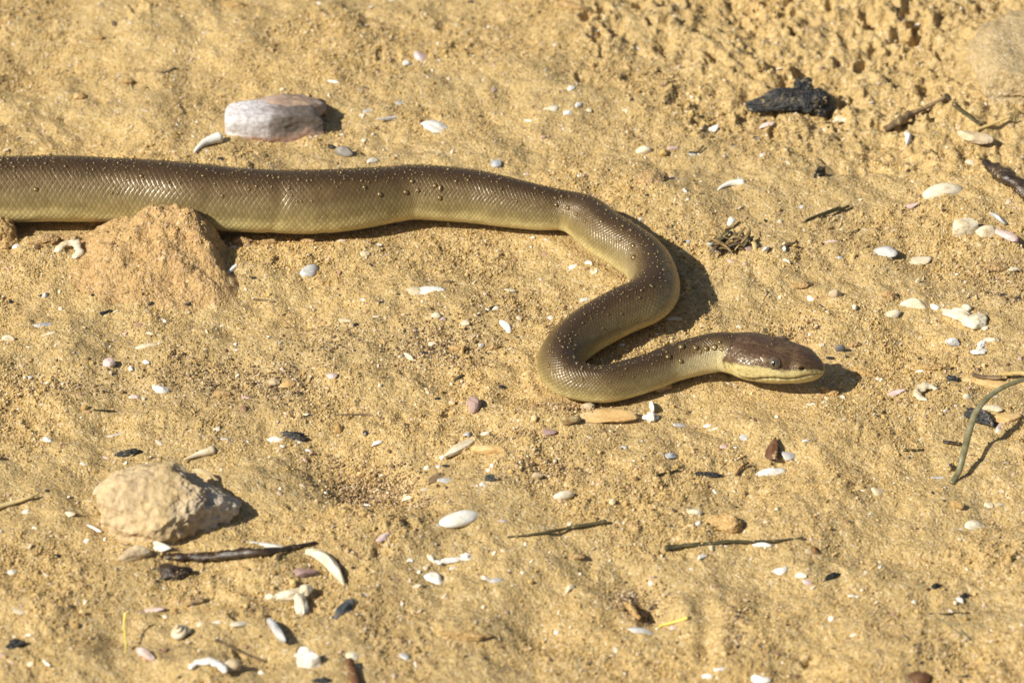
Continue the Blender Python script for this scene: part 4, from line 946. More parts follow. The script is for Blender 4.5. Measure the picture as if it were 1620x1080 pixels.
# ---------------------------------------------------------------- shells
SH = [  # px, py, w, h, rot, mat, label, ribs, chip, tau
    (690, 204, 52, 28, -8, 'white', 'fan shaped white shell fragment with rays above the snake', 9, 0.2, 0.4),
    (622, 187, 58, 8, 22, 'white', 'long thin white shell sliver between banded stone and fan fragment', 0, 0.1, 0.6),
    (589, 256, 24, 13, 20, 'white', 'white shell chip touching the upper edge of the snake', 0, 0.25, 0.5),
    (643, 101, 16, 12, 10, 'white', 'small white chip left of a translucent pinkish flake, upper centre', 0, 0.25, 0.4),
    (667, 92, 20, 26, 30, 'pink', 'translucent pinkish shell flake in the upper centre sand', 0, 0.2, 0.3),
    (527, 129, 22, 6, -8, 'white', 'narrow white chip above the right end of the banded stone', 0, 0.2, 0.5),
    (633, 163, 16, 9, -5, 'blue', 'bluish flake just above the long white sliver', 0, 0.2, 0.3),
    (583, 176, 18, 10, 20, 'grey', 'dull grey flake to the right of the orange sand crumbs', 0, 0.2, 0.3),
    (785, 259, 20, 15, 0, 'blue', 'rounded bluish white chip just above the middle of the snake', 0, 0.15, 0.4),
    (576, 223, 12, 10, 0, 'cream', 'small cream chip right of the hollow grey pebble', 0, 0.2, 0.6),
    (839, 191, 17, 5, -2, 'white', 'tiny bright white splinter left of the cream half shell', 0, 0.1, 0.6),
    (872, 173, 30, 14, 8, 'cream', 'cream half shell left of the white shell cluster', 0, 0.15, 0.4),
    (899, 180, 18, 13, 20, 'white', 'white chip at the lower left of the shell cluster, upper right of centre', 0, 0.3, 0.5),
    (915, 169, 18, 16, 40, 'white', 'white chip at the top of the shell cluster, upper right of centre', 0, 0.3, 0.6),
    (931, 176, 16, 12, -20, 'pale', 'dull chip at the right end of the white shell cluster', 0, 0.3, 0.5),
    (903, 141, 13, 10, 30, 'white', 'single white chip above the white shell cluster', 0, 0.3, 0.5),
    (1065, 235, 24, 8, 4, 'pink', 'thin pinkish flake right of the knobbly cream pebble', 0, 0.2, 0.4),
    (1127, 205, 28, 15, 10, 'white', 'white curled shell chip below the pitted sand', 0, 0.3, 0.5),
    (1098, 243, 20, 7, 10, 'grey', 'grey flake beside a bent black twig scrap', 0, 0.2, 0.3),
    (1213, 198, 26, 9, 4, 'pink', 'pale flake under the left end of the charred wood', 0, 0.2, 0.4),
    (1195, 220, 20, 10, 15, 'pale', 'dull shell flake below the pale one under the charred wood', 0, 0.2, 0.3),
    (1492, 303, 62, 27, 10, 'cream', 'large smooth cream shell at right, left of the black wood', 0, 0.06, 0.5),
    (1434, 327, 46, 9, 2, 'pink', 'long pinkish white shell strip left below the large cream shell', 0, 0.2, 0.5),
    (1612, 297, 22, 17, 0, 'cream', 'cream shell at the right edge under the black wood', 0, 0.1, 0.6),
    (1243, 412, 16, 6, -20, 'cream', 'tiny cream splinter right of the white triangular shell', 0, 0.2, 0.5),
    (1328, 408, 12, 9, 0, 'blue', 'small bluish white chip in the sand above the head', 0, 0.2, 0.5),
    (1395, 402, 50, 20, -8, 'grey', 'half buried silvery shell flake, left piece of a broken pair', 0, 0.3, 0.25),
    (1445, 413, 60, 16, -6, 'pale', 'half buried dull flake, right piece of the broken silvery pair', 0, 0.3, 0.25),
    (1315, 383, 22, 8, 4, 'pink', 'faint lilac flake right of a short thin twig', 0, 0.2, 0.3),
    (1265, 328, 20, 8, 0, 'grey', 'faint grey flake left of the forked dark twig', 0, 0.2, 0.3),
    (1234, 352, 10, 12, 60, 'pale', 'tiny dull curl above left of the white triangular shell', 0, 0.2, 0.4),
    (1446, 482, 38, 22, -8, 'cream', 'plump cream shell pointing right, above the coral piece', 0, 0.08, 0.65),
    (1480, 486, 18, 13, -10, 'white', 'small white shell between plump cream shell and coral piece', 0, 0.15, 0.6),
    (1411, 498, 30, 17, 5, 'cream', 'cream shell cap below left of the plump cream shell', 5, 0.15, 0.6),
    (1568, 538, 22, 12, -5, 'cream', 'cream chip above the white bow shaped shell', 0, 0.15, 0.6),
    (1352, 487, 9, 14, 80, 'cream', 'small upright yellowish chip above the round black pellet', 0, 0.2, 0.5),
    (1455, 587, 17, 5, -4, 'white', 'thin white splinter above the lilac shell', 0, 0.1, 0.5),
    (1410, 623, 46, 12, 5, 'pink', 'lilac flat shell right of the shadow of the head', 0, 0.2, 0.45),
    (1283, 640, 18, 6, 0, 'white', 'faint white flake beneath the snake head', 0, 0.2, 0.3),
    (1303, 638, 12, 8, 30, 'cream', 'cream chip beneath the tip of the snake head', 0, 0.2, 0.5),
    (1583, 673, 22, 9, 38, 'pink', 'pinkish splinter above a white chip at the right edge', 0, 0.15, 0.5),
    (1579, 682, 12, 8, 20, 'white', 'white chip under the pinkish splinter at the right edge', 0, 0.15, 0.5),
    (1275, 698, 13, 8, 10, 'white', 'lone bright white chip above right of the rust coloured leaf', 0, 0.15, 0.6),
    (1247, 720, 22, 13, 0, 'grey', 'translucent grey flake right of the rust coloured leaf', 0, 0.15, 0.35),
    (1219, 747, 40, 14, 8, 'white', 'ribbed bright white shell strip below the rust leaf', 12, 0.12, 0.5),
    (1544, 832, 32, 16, 6, 'cream', 'ribbed cream scallop piece at lower right', 14, 0.1, 0.45),
    (1562, 798, 18, 10, -20, 'cream', 'cream flake above left of the ribbed scallop piece', 0, 0.15, 0.3),
    (1586, 799, 22, 9, 15, 'pale', 'tilted dull flake above right of the ribbed scallop piece', 0, 0.2, 0.5),
    (1389, 777, 18, 12, 0, 'pale', 'rounded worn chip left of the foot of the grass blade', 0, 0.1, 0.4),
    (1486, 755, 28, 6, 0, 'grey', 'thin greyish flake at the left of the foot of the grass blade', 0, 0.15, 0.4),
    (1096, 810, 27, 12, 0, 'cream', 'cream oval shell above a smaller white chip, left of the sand lump', 0, 0.06, 0.6),
    (1102, 830, 16, 9, 25, 'white', 'small white chip below the cream oval shell', 0, 0.15, 0.5),
    (1060, 722, 22, 18, 30, 'blue', 'bluish white curved shell below the lower bend of the snake', 0, 0.25, 0.5),
    (1075, 673, 26, 8, 5, 'grey', 'grey white flake right of the spiky white shell', 0, 0.2, 0.3),
    (1120, 674, 16, 7, -8, 'white', 'white flake left of its twin beneath the neck', 0, 0.2, 0.5),
    (1133, 678, 12, 5, 0, 'cream', 'little cream twin flake beneath the neck', 0, 0.2, 0.5),
    (1175, 693, 15, 12, 0, 'grey', 'translucent round flake right of the twin flakes', 0, 0.1, 0.3),
    (1142, 706, 16, 8, 0, 'pink', 'lilac flake below the twin flakes', 0, 0.2, 0.3),
    (985, 709, 16, 8, 10, 'grey', 'faint grey flake under the flat tan stone', 0, 0.2, 0.3),
    (1205, 862, 32, 9, -2, 'white', 'white shell strip lying against the right half of the long dark twig', 0, 0.2, 0.6),
    (1112, 882, 22, 12, 25, 'white', 'white chip under the left half of the long dark twig', 0, 0.3, 0.5),
    (1126, 868, 12, 14, 60, 'pale', 'pale thin curl just above the white chip under the long dark twig', 0, 0.2, 0.5),
    (1280, 873, 16, 10, 0, 'pale', 'dull chip right of the end of the long dark twig', 0, 0.2, 0.4),
    (1235, 902, 22, 13, 5, 'white', 'leftmost and brightest of three chips left of the black charcoal scrap', 0, 0.15, 0.5),
    (1266, 910, 20, 10, -10, 'cream', 'middle one of three chips left of the black charcoal scrap', 0, 0.15, 0.5),
    (1278, 921, 16, 11, 0, 'pink', 'lowest of three chips left of the black charcoal scrap', 0, 0.15, 0.5),
    (1392, 897, 7, 8, 60, 'white', 'tiny white speck of shell right of the charcoal scrap', 0, 0.15, 0.5),
    (1348, 942, 12, 4, 4, 'white', 'thin white speck below the charcoal scrap', 0, 0.15, 0.5),
    (1517, 949, 13, 9, -20, 'white', 'small white chip under a black crumb at lower right', 0, 0.2, 0.4),
    (1140, 1058, 24, 8, 8, 'white', 'thin white chip above another near the bottom edge', 0, 0.2, 0.5),
    (1120, 1071, 20, 11, -10, 'white', 'white chip at the bottom edge below a thin white one', 0, 0.15, 0.6),
    (1200, 1074, 32, 18, -18, 'white', 'larger smooth white shell cut by the bottom edge', 0, 0.08, 0.6),
    (1017, 998, 42, 11, -4, 'grey', 'greyish flake lying below the dark hole near the bottom', 0, 0.2, 0.4),
    (1066, 993, 12, 7, 0, 'pink', 'tiny pink chip under the yellow grass snippet', 0, 0.2, 0.4),
    (902, 932, 15, 15, 30, 'cream', 'cream pointed chip left of the dark hole', 0, 0.3, 0.7),
    (881, 1000, 8, 8, 0, 'white', 'tiny white dot of shell below the cream pointed chip', 0, 0.1, 0.6),
    (610, 850, 34, 15, 28, 'pink', 'tilted pinkish white shell with a dark shadow, left of the big white egg shell', 0, 0.2, 0.6),
    (685, 917, 32, 24, -12, 'white', 'white kite shaped shell below the bone fragment', 0, 0.22, 0.45),
    (782, 919, 28, 13, 0, 'grey', 'grey and white layered chip right of the kite shaped shell', 0, 0.25, 0.6),
    (649, 887, 11, 8, 0, 'white', 'small white chip left of the bone fragment', 0, 0.2, 0.5),
    (718, 898, 14, 6, 15, 'white', 'little white sliver directly under the bone fragment', 0, 0.2, 0.5),
    (682, 884, 16, 12, -50, 'cream', 'cream crumb of shell at the left tip of the bone fragment', 0, 0.2, 0.5),
    (672, 898, 12, 8, 20, 'pale', 'dull chip between kite shaped shell and the bone fragment', 0, 0.2, 0.4),
    (555, 1038, 20, 16, 10, 'cream', 'pale chip above the rust coloured twig at the bottom', 0, 0.15, 0.4),
    (640, 1040, 16, 14, -30, 'grey', 'rounded grey white chip alone near the bottom centre', 0, 0.12, 0.5),
    (72, 1047, 22, 9, -50, 'white', 'slanted white chip near the bottom left corner', 0, 0.15, 0.6),
    (48, 1050, 13, 9, 10, 'cream', 'cream chip left of the slanted white one near the bottom left corner', 0, 0.15, 0.5),
    (10, 1038, 24, 9, 8, 'pink', 'pinkish flake under the black oval charcoal at the bottom left', 0, 0.15, 0.4),
    (28, 966, 26, 11, -12, 'pale', 'dull triangular flake at the left edge, lower part', 0, 0.25, 0.35),
    (238, 965, 38, 9, -2, 'pink', 'greyish lilac spindle of shell above the thin yellow stem', 0, 0.1, 0.5),
    (344, 984, 17, 6, 4, 'white', 'thin white flake above the snail shell shadow', 0, 0.15, 0.4),
    (382, 987, 28, 13, 20, 'cream', 'cream flake right of the thin white one', 0, 0.2, 0.35),
    (318, 988, 13, 9, 10, 'cream', 'small cream flake right of the top of the snail shell', 0, 0.2, 0.4),
    (248, 863, 42, 19, -22, 'white', 'flat white shell blade below the pitted rock, above the bark', 0, 0.15, 0.35),
    (147, 835, 28, 8, -22, 'white', 'curved white rim of shell left of the pitted rock', 0, 0.1, 0.6),
    (110, 813, 22, 12, -15, 'cream', 'cream chip left of the curved white rim', 0, 0.2, 0.5),
    (137, 856, 12, 8, 20, 'white', 'tiny white chip under the curved white rim', 0, 0.2, 0.5),
    (42, 810, 13, 10, 0, 'white', 'small white bead of shell below the tan reed', 0, 0.1, 0.7),
    (20, 906, 15, 14, 0, 'white', 'round white bead of shell at the left edge', 0, 0.06, 0.8),
    (75, 696, 15, 12, -20, 'white', 'bright white chip with a tiny twig, left part of the sand', 0, 0.25, 0.6),
    (185, 687, 28, 5, 6, 'grey', 'faint silvery sliver above the black charcoal stub', 0, 0.1, 0.4),
    (355, 694, 24, 5, -8, 'grey', 'faint silvery sliver above the cream oblong shell', 0, 0.1, 0.4),
    (598, 701, 22, 11, 8, 'white', 'white chip alone above the shaded hollow', 0, 0.25, 0.6),
    (487, 713, 13, 7, 0, 'white', 'small white chip below the wet black charcoal', 0, 0.2, 0.5),
    (436, 695, 24, 12, -4, 'white', 'white shell lying under the left side of the wet black charcoal', 0, 0.1, 0.6),
    (476, 697, 22, 5, 5, 'white', 'white splinter under the right side of the wet black charcoal', 0, 0.1, 0.6),
    (699, 724, 6, 14, 85, 'white', 'tiny upright white splinter below the finger stone', 0, 0.1, 0.6),
    (694, 738, 8, 8, 0, 'white', 'tiny white bead between the splinter and a black speck', 0, 0.1, 0.7),
    (676, 740, 10, 10, 0, 'cream', 'tiny cream bead leftmost below the finger stone', 0, 0.1, 0.7),
    (768, 685, 18, 7, 0, 'cream', 'cream chip above the orange oval pebble', 0, 0.15, 0.5),
    (738, 690, 8, 20, 70, 'grey', 'upright grey shell splinter at the top of the finger stone', 0, 0.2, 0.6),
    (709, 760, 30, 10, 5, 'grey', 'smooth grey flake right of a small brown shard', 0, 0.1, 0.35),
    (674, 773, 16, 8, 20, 'pale', 'dull flake under the small brown shard', 0, 0.2, 0.4),
    (647, 787, 20, 8, 4, 'cream', 'cream cap of shell at the lower lip of the shaded hollow', 0, 0.1, 0.5),
    (580, 795, 12, 4, 0, 'white', 'white splinter on the lower lip of the shaded hollow', 0, 0.1, 0.5),
    (773, 744, 10, 8, 0, 'white', 'white chip on top of the small black lump, centre', 0, 0.2, 0.6),
    (764, 768, 14, 9, 0, 'white', 'white chip under the left of the small black lump, centre', 0, 0.25, 0.5),
    (797, 824, 18, 6, 12, 'pink', 'pale thin chip right of the big white egg shell', 0, 0.15, 0.5),
    (649, 566, 20, 12, -28, 'cream', 'cream chip in the gravelly patch with a dark hole at its right', 0, 0.15, 0.7),
    (684, 546, 18, 12, 10, 'cream', 'yellowish chip beside the dark hole in the gravelly patch', 0, 0.2, 0.5),
    (488, 428, 28, 19, 18, 'grey', 'translucent limpet with a grey middle below the snake', 8, 0.06, 0.4),
    (369, 426, 30, 14, 38, 'white', 'curved white shell right of the big sand clod', 0, 0.15, 0.6),
    (231, 574, 14, 13, -30, 'white', 'white triangular chip, upper of the pair near the beige pebble', 0, 0.3, 0.6),
    (208, 584, 8, 14, -75, 'white', 'narrow upright white chip right of the beige oval pebble', 0, 0.15, 0.6),
    (255, 616, 26, 16, -5, 'white', 'plump white shell alone at left below the beige oval pebble', 0, 0.12, 0.6),
    (233, 547, 34, 8, 8, 'cream', 'cream crescent flake above the white triangular chip', 0, 0.1, 0.4),
    (239, 528, 14, 5, -10, 'cream', 'small cream splinter above the cream crescent flake', 0, 0.1, 0.5),
    (70, 515, 34, 8, 4, 'blue', 'faint bluish flake at left, above a cream curl', 0, 0.15, 0.3),
    (74, 530, 26, 6, 12, 'cream', 'cream curl of shell at left under the faint bluish flake', 0, 0.1, 0.5),
    (42, 597, 16, 7, -4, 'white', 'white half moon chip near the left edge', 0, 0.08, 0.5),
    (212, 628, 18, 7, -5, 'pink', 'lilac white chip below left of the plump white shell', 0, 0.2, 0.4),
    (388, 629, 15, 6, -4, 'pink', 'pink white chip right of the low pinkish pebble', 0, 0.15, 0.5),
    (302, 461, 20, 7, 30, 'white', 'thin white shell under a brown flake below the big clod', 0, 0.15, 0.5),
    (72, 468, 8, 16, 70, 'grey', 'upright grey chip with a black speck at left', 0, 0.15, 0.6),
    (26, 392, 14, 14, 0, 'white', 'small white chip under the snake at the left edge', 0, 0.2, 0.5),
    (370, 394, 14, 12, 0, 'blue', 'grey blue chip under the belly just right of the big clod', 0, 0.15, 0.6),
    (392, 390, 14, 10, 20, 'mauve', 'reddish chip under the belly right of the grey blue chip', 0, 0.25, 0.5),
    (771, 491, 9, 9, 0, 'white', 'left white bead of a pair around a black speck, centre', 0, 0.1, 0.8),
    (785, 489, 12, 10, 0, 'white', 'right white bead of a pair around a black speck, centre', 0, 0.1, 0.8),
    (761, 485, 7, 6, 0, 'cream', 'tiny cream bead left of the pair of white beads', 0, 0.1, 0.7),
    (800, 516, 24, 13, -38, 'white', 'white oval shell below the pair of white beads', 0, 0.08, 0.5),
    (808, 460, 22, 9, 6, 'cream', 'pale wedge flake above the pair of white beads', 0, 0.2, 0.5),
    (820, 503, 14, 12, 0, 'pale', 'dull worn chip right of the white oval shell', 0, 0.15, 0.4),
    (735, 511, 15, 10, 0, 'pale', 'dull round chip left of the white oval shell', 0, 0.1, 0.3),
    (690, 500, 16, 12, 0, 'cream', 'yellowish worn chip, left of two below the razor shell', 0, 0.2, 0.5),
    (701, 505, 12, 9, 0, 'pink', 'pinkish worn chip, right of two below the razor shell', 0, 0.2, 0.5),
    (599, 389, 14, 8, -10, 'white', 'small bright white chip just below the belly of the snake', 0, 0.2, 0.6),
    (576, 401, 18, 10, 0, 'pale', 'dull chip below left of the bright chip under the belly', 0, 0.15, 0.4),
    (546, 508, 28, 8, -8, 'pale', 'low worn flake with a dark end, left of centre', 0, 0.15, 0.4),
    (526, 594, 16, 10, 0, 'pink', 'lilac worn chip left of centre in the gravelly patch', 0, 0.1, 0.4),
    (480, 656, 16, 5, 0, 'cream', 'cream splinter left of the long brown twig', 0, 0.1, 0.5),
    (906, 422, 18, 9, 5, 'white', 'white flake inside the upper bend, left one of two', 0, 0.2, 0.4),
    (931, 416, 13, 9, 0, 'white', 'white flake inside the upper bend, right one of two', 0, 0.15, 0.5),
    (927, 473, 26, 8, 18, 'white', 'white flake touching the sloping part of the snake', 0, 0.2, 0.4),
    (822, 502, 0, 0, 0, '', '', 0, 0, 0),
    (871, 504, 14, 10, -10, 'grey', 'grey chip left of the sloping part of the snake', 0, 0.15, 0.5),
    (807, 459, 0, 0, 0, '', '', 0, 0, 0),
    (1066, 505, 28, 9, 8, 'pale', 'pale shell lying in the shadow of the upper bend', 0, 0.2, 0.5),
    (984, 545, 12, 7, 0, 'white', 'tiny white chip between the two lower arms of the snake', 0, 0.15, 0.5),
    (1088, 383, 10, 8, 20, 'grey', 'grey chip in the snake shadow left of the dry leaf litter', 0, 0.15, 0.5),
    (1604, 344, 0, 0, 0, '', '', 0, 0, 0),
    (1604, 429, 26, 14, 10, 'cream', 'cream broken chip at the right edge below the pebble cluster', 0, 0.3, 0.7),
    (1530, 600, 0, 0, 0, '', '', 0, 0, 0),
    (1535, 258, 20, 11, -5, 'pale', 'faint pale chip above the large cream shell', 0, 0.15, 0.4),
    (1500, 234, 10, 7, 0, 'cream', 'tiny cream chip right of the white tooth shaped piece', 0, 0.2, 0.4),
    (1500, 620, 12, 12, 0, '', '', 0, 0, 0),
    (1530, 628, 14, 12, 20, 'cream', 'cream chip above the wet black charcoal at right', 0, 0.3, 0.5),
    (1566, 646, 40, 12, -8, 'pale', 'pale flake behind the wet black charcoal at right', 0, 0.2, 0.4)]
for (px, py, w_, h_, rot, mt, lb, ribs, chip, tau) in SH:
    if lb: shell(px, py, w_, h_, rot, mt, lb, ribs, chip, tau)

def horn(px, py, w_, h_, rot, mat, label, bend=0.12, name='horn_shell'):
    L, Dp, H, ang = dims(w_, h_, rot, 0.8); t = np.linspace(0, 1, 20)
    pts = np.stack([(t-0.5)*L, bend*L*np.sin(t*np.pi), 0*t], 1); rad = h_*S*0.5*(0.10+0.95*t**0.8); rad[-1] *= 0.6
    V, F = tube(pts, rad, 14, 0.9, 4, 0.06); return put(V, F, mat, name, px, py, ang, h_*S*0.30, label, 'shell', (0, 0))
horn(329, 229, 52, 20, 33, 'white', 'bright white horn shaped shell at the left end of the banded stone')
horn(1156, 296, 50, 14, 18, 'white', 'white curved tusk like shell alone on the sand right of the snake', 0.18)
horn(315, 719, 48, 15, 18, 'cream', 'cream oblong finger shell above the pitted rock', 0.03, 'finger_shell')
pebble(726, 821, 60, 33, 14, 'white', 'big smooth white egg shaped shell in the lower middle', 0.55, 5, 0.03, 0.006, 0, 'shell', 'egg_shell', 0.25, box=2.0)
pebble(892, 784, 32, 20, 10, 'cream', 'cream bean shaped shell right of the big white egg shell', 0.75, 4, 0.06, 0.02, 0, 'shell', 'bean_shell', 0.2, box=2.0)
shell(517, 893, 70, 34, -32, 'cream', 'large cream curved shell with a dark shadow right of the black bark', 0, 0.13, 0.75, (24, 6), False, 'curved_shell', 0.9)
shell(427, 865, 66, 13, -8, 'white', 'white blade of shell lying on the end of the black bark', 0, 0.2, 0.5, (16, 0))
crescent(106, 400, 42, 30, -20, 'cream', 'white C shaped shell ring left of the big sand clod', 210, 0.20, -20)
crescent(328, 1062, 60, 26, -8, 'white', 'bright white crescent of shell at the bottom left of centre', 165, 0.17, 8)
crescent(1335, 196, 40, 18, -8, 'cream', 'bright cream arched shell below the right end of the charred wood', 150, 0.28, 20)
crescent(1468, 622, 40, 20, 4, 'cream', 'cream hollow shell curl right of the lilac flat shell', 230, 0.26, 30)
shell(279, 846, 34, 34, 62, 'white', 'white hooked shell under the pitted rock touching the bark', 0, 0.3, 0.6, (24, -18), False, 'hooked_shell', 1.3)
shell(1208, 397, 26, 20, 40, 'white', 'upright white triangular shell right of the dry leaf litter', 0, 0.4, 0.8, (38, 10), False)
shell(1433, 221, 24, 27, 75, 'white', 'bright white tooth shaped piece at upper right', 0, 0.25, 0.6, (22, 0), False)
shell(1580, 347, 34, 18, -35, 'blue', 'pointed blue grey shell standing behind the right edge pebble cluster', 0, 0.3, 0.8, (40, 8), False)
# razor shell: two valves joined
q = P(672, 461, 0); rz = empty('razor_shell', q, 'long pale razor shell with both valves open in the middle of the sand', 'shell', GROUPS['shell'])
for (dx, L_, mt) in ((10, 50, 'white'), (-16, 34, 'pale')):
    V, F = flake(L_*S, 22*S, 3.2*S, 1.4*S, 400+L_, 0, 0, 0.05); mesh_obj('valve', V, F, M[mt], True, rz, (dx*S, 0, 1.2*S if mt == 'white' else 0.3*S), (R(10), 0, R(-2)))
# coral pieces / bones with knobs
def knobby(px, py, parts, mat, label, name, cat, group=None):
    q = P(px, py, 0); root = empty(name, q, label, cat, group)
    for (dx, dy, w_, d_, h_, a, nm) in parts:
        V, F = rock(w_*S, d_*S, h_*S, ns_seed(), 4, 0.22, 0.06, 1.4, 3, 0.06, 2.1)
        mesh_obj(nm, V, F, M[mat], True, root, (dx*S, dy*S/SP, h_*0.35*S), (0, 0, R(a)))
    return root
knobby(1523, 506, [(0, 2, 44, 30, 18, -30, 'knob'), (18, -8, 36, 40, 20, -40, 'knob'), (-20, 8, 30, 16, 10, -30, 'stub'), (8, 14, 16, 18, 14, 0, 'knob'), (34, -18, 16, 12, 10, 0, 'stub')], 'cream', 'big knobbly cream white coral piece at right', 'coral_piece', 'coral')
knobby(1548, 552, [(0, -6, 26, 14, 8, 10, 'stub'), (6, 6, 12, 24, 8, -20, 'shaft')], 'white', 'white bow shaped shell bit below the big coral piece', 'coral_piece', 'coral')
knobby(462, 950, [(0, 6, 54, 22, 14, 14, 'arm'), (14, -8, 20, 58, 16, 8, 'arm'), (-30, 2, 24, 14, 10, -20, 'arm'), (18, 10, 22, 20, 18, 0, 'joint')], 'cream', 'cream T shaped coral piece above the bluish oblong pebble', 'coral_piece', 'coral')
knobby(714, 888, [(4, 0, 44, 10, 8, 8, 'shaft'), (24, 3, 20, 14, 12, -20, 'joint'), (-22, -2, 18, 8, 7, -30, 'shaft')], 'white', 'small white bone fragment with a spotted right end', 'bone_fragment', 'bone')
knobby(1030, 656, [(0, -8, 16, 18, 16, 0, 'base'), (2, 8, 8, 22, 16, 10, 'spike'), (-8, -6, 14, 8, 8, 20, 'spike'), (8, -6, 10, 8, 8, -30, 'spike')], 'white', 'spiky white shell right of the flat tan stone under the snake', 'spiky_shell', 'shell')
# snail shell
q = P(287, 1006, 0); sn = empty('snail_shell', q, 'little pointed whitish snail shell casting a shadow, lower left', 'shell', GROUPS['shell'])
pts = []; rad = []
for i in range(70):
    t = i/69; a = t*2*math.pi*3.2; r_ = (1-t)**1.1*10*S; pts.append([math.cos(a)*r_, math.sin(a)*r_, (4+22*t)*S]); rad.append((1-t*0.86)*6.5*S)
V, F = tube(pts, rad, 12); mesh_obj('whorl', V, F, M['pale'], True, sn, (0, 0, 0), (R(10), R(-12), 0))

# ---------------------------------------------------------------- charcoal
for a in ((465, 688, 44, 22, -6, 'wet glossy black charcoal on a white shell, left of centre', 0.75), (203, 715, 40, 15, 10, 'black charcoal stub above the pitted rock', 0.7),
          (24, 1018, 28, 20, 15, 'black oval charcoal at the bottom left edge', 0.6), (1297, 274, 20, 22, 40, 'black lump alone above the forked twig', 0.8), (777, 756, 22, 16, -5, 'small black lump in the centre right of the shaded hollow', 0.8),
          (1118, 749, 44, 11, -3, 'flat black charcoal scrap left of the rust coloured leaf', 0.5), (1314, 911, 26, 12, 25, 'black charcoal scrap at lower right', 0.5), (1548, 657, 52, 30, -22, 'wet black charcoal behind the grass blade at right', 0.7),
          (1507, 598, 22, 14, -10, 'black crumb above the wet charcoal, left of the pale stick', 0.7), (1524, 942, 12, 9, 30, 'black crumb on a small white chip at lower right', 0.6), (90, 879, 11, 12, 0, 'black speck below left of the pitted rock', 0.6),
          (294, 480, 16, 11, 0, 'dark blue black speck below the big sand clod', 0.6), (778, 487, 12, 10, 0, 'black speck between two white beads', 0.8), (672, 558, 12, 10, 0, 'black speck in the gravelly patch beside a yellowish chip', 0.5),
          (705, 736, 11, 7, 0, 'black speck right of a tiny white bead, centre', 0.6), (794, 612, 11, 9, 0, 'dark round bead left of the lower bend', 0.8), (693, 630, 11, 6, 0, 'dark speck left of the purple brown wedge', 0.6),
          (508, 1076, 24, 11, 0, 'black shell like chip cut by the bottom edge', 0.6), (242, 478, 22, 9, 20, 'brown black sliver of charcoal below the big clod', 0.5), (168, 493, 20, 7, 20, 'thin charcoal splinter below left of the big clod', 0.5),
          (17, 477, 8, 8, 0, 'black dot near the left edge below the snake', 0.6), (744, 3, 10, 8, 0, 'black dot on the top edge right of centre', 0.6), (578, 139, 10, 5, 0, 'black fleck right of the thin chip above the banded stone', 0.5),
          (64, 467, 8, 6, 0, 'black fleck at the foot of the upright grey chip', 0.5), (1588, 466, 24, 6, -2, 'flat dark flake at the right edge above the coral piece', 0.4), (1480, 926, 12, 12, 20, 'dark olive fleck at lower right above the crossed stems', 0.6),
          (1316, 566, 18, 6, 0, 'dark sliver of charcoal at the tip of the snout', 0.5), (1460, 1046, 12, 4, 20, 'short black splinter near the bottom right', 0.5), (1528, 1069, 18, 4, 0, 'black flat splinter right of the brown leaf at the bottom', 0.5)):
    coal(a[0], a[1], a[2], a[3], a[4], a[5], a[6])
# slate-like black shell
shell(545, 964, 36, 26, 40, 'slate', 'dark slate coloured half shell right of the cream T shaped coral', 0, 0.2, 0.6, (26, -6), False, 'slate_shell')
# charred wood chunk (top right)
q = P(1250, 168, 0); cw = empty('charred_wood', q, 'chunk of charred driftwood with black shiny right end, upper right', 'wood')
V, F = rock(128*S, 46*S, 34*S, 501, 6, 0.12, 0.05, 1.3, 5, 0.14, 3.0); k_ = sstep(-70*S, 0, V[:, 0]); V[:, 2] *= 0.35+0.65*k_; V[:, 1] *= 0.5+0.5*k_
mesh_obj('log', V, F, M['charwood'], True, cw, (-10*S, 0, 12*S), (0, R(-4), R(2)))
V, F = rock(58*S, 50*S, 44*S, 502, 5, 0.22, 0.08, 1.5, 8, 0.15, 2.6); mesh_obj('burnt_end', V, F, M['char'], False, cw, (44*S, -4*S, 14*S), (0, R(14), R(-20)))
V, F = rock(34*S, 34*S, 26*S, 503, 4, 0.25, 0.08, 1.5, 6, 0.15); mesh_obj('burnt_knob', V, F, M['char'], False, cw, (24*S, 22*S, 28*S), (0, 0, 0))
V, F = rock(60*S, 26*S, 16*S, 504, 4, 0.2, 0.05, 1.5, 6, 0.1, 3.0); mesh_obj('splinter', V, F, M['charwood'], True, cw, (-44*S, -8*S, 5*S), (0, 0, R(6)))
# black wood at right edge
stick([(1562, 258, 10), (1585, 276, 16), (1612, 296, 14), (1640, 312, 12)], 10, 15, 'bark', 'thick black piece of wood sticking in from the right edge', 'driftwood', 'wood', 0.8, 0.4)
# ---------------------------------------------------------------- sticks and stems
stick([(262, 880, 5), (300, 880, 8), (345, 878, 9), (385, 874, 12), (420, 874, 9), (460, 866, 5), (500, 857, 3)], 6, 2.5, 'bark', 'wet black strip of bark with sand specks under the pitted rock', 'bark_strip', 'bark', 0.7, 0.3, 1.9)
V, F = rock(50*S, 30*S, 18*S, 511, 5, 0.3, 0.1, 1.5, 6, 0.2); put(V, F, 'bark', 'bark_chunk', 275, 904, R(-6), 3*S, 'dark brown chunk of bark lying below the bark strip', 'bark', (0, 0), group='x')
stick([(803, 849, 2), (850, 844, 3), (900, 835, 6), (960, 824, 7)], 1.3, 3.6, 'darktwig', 'slanting dark twig pointing left in the lower middle', rough=0.3)
stick([(1052, 867, 4), (1090, 862, 5), (1160, 857, 5), (1215, 856, 4), (1271, 851, 3)], 4.4, 2.0, 'darktwig', 'longest dark twig, lower right of centre', rough=0.35)
stick([(1271, 352, 2), (1300, 341, 5), (1343, 326, 7)], 1.8, 2.4, 'darktwig', 'forked dark twig, lower prong, right of the snake', rough=0.2)
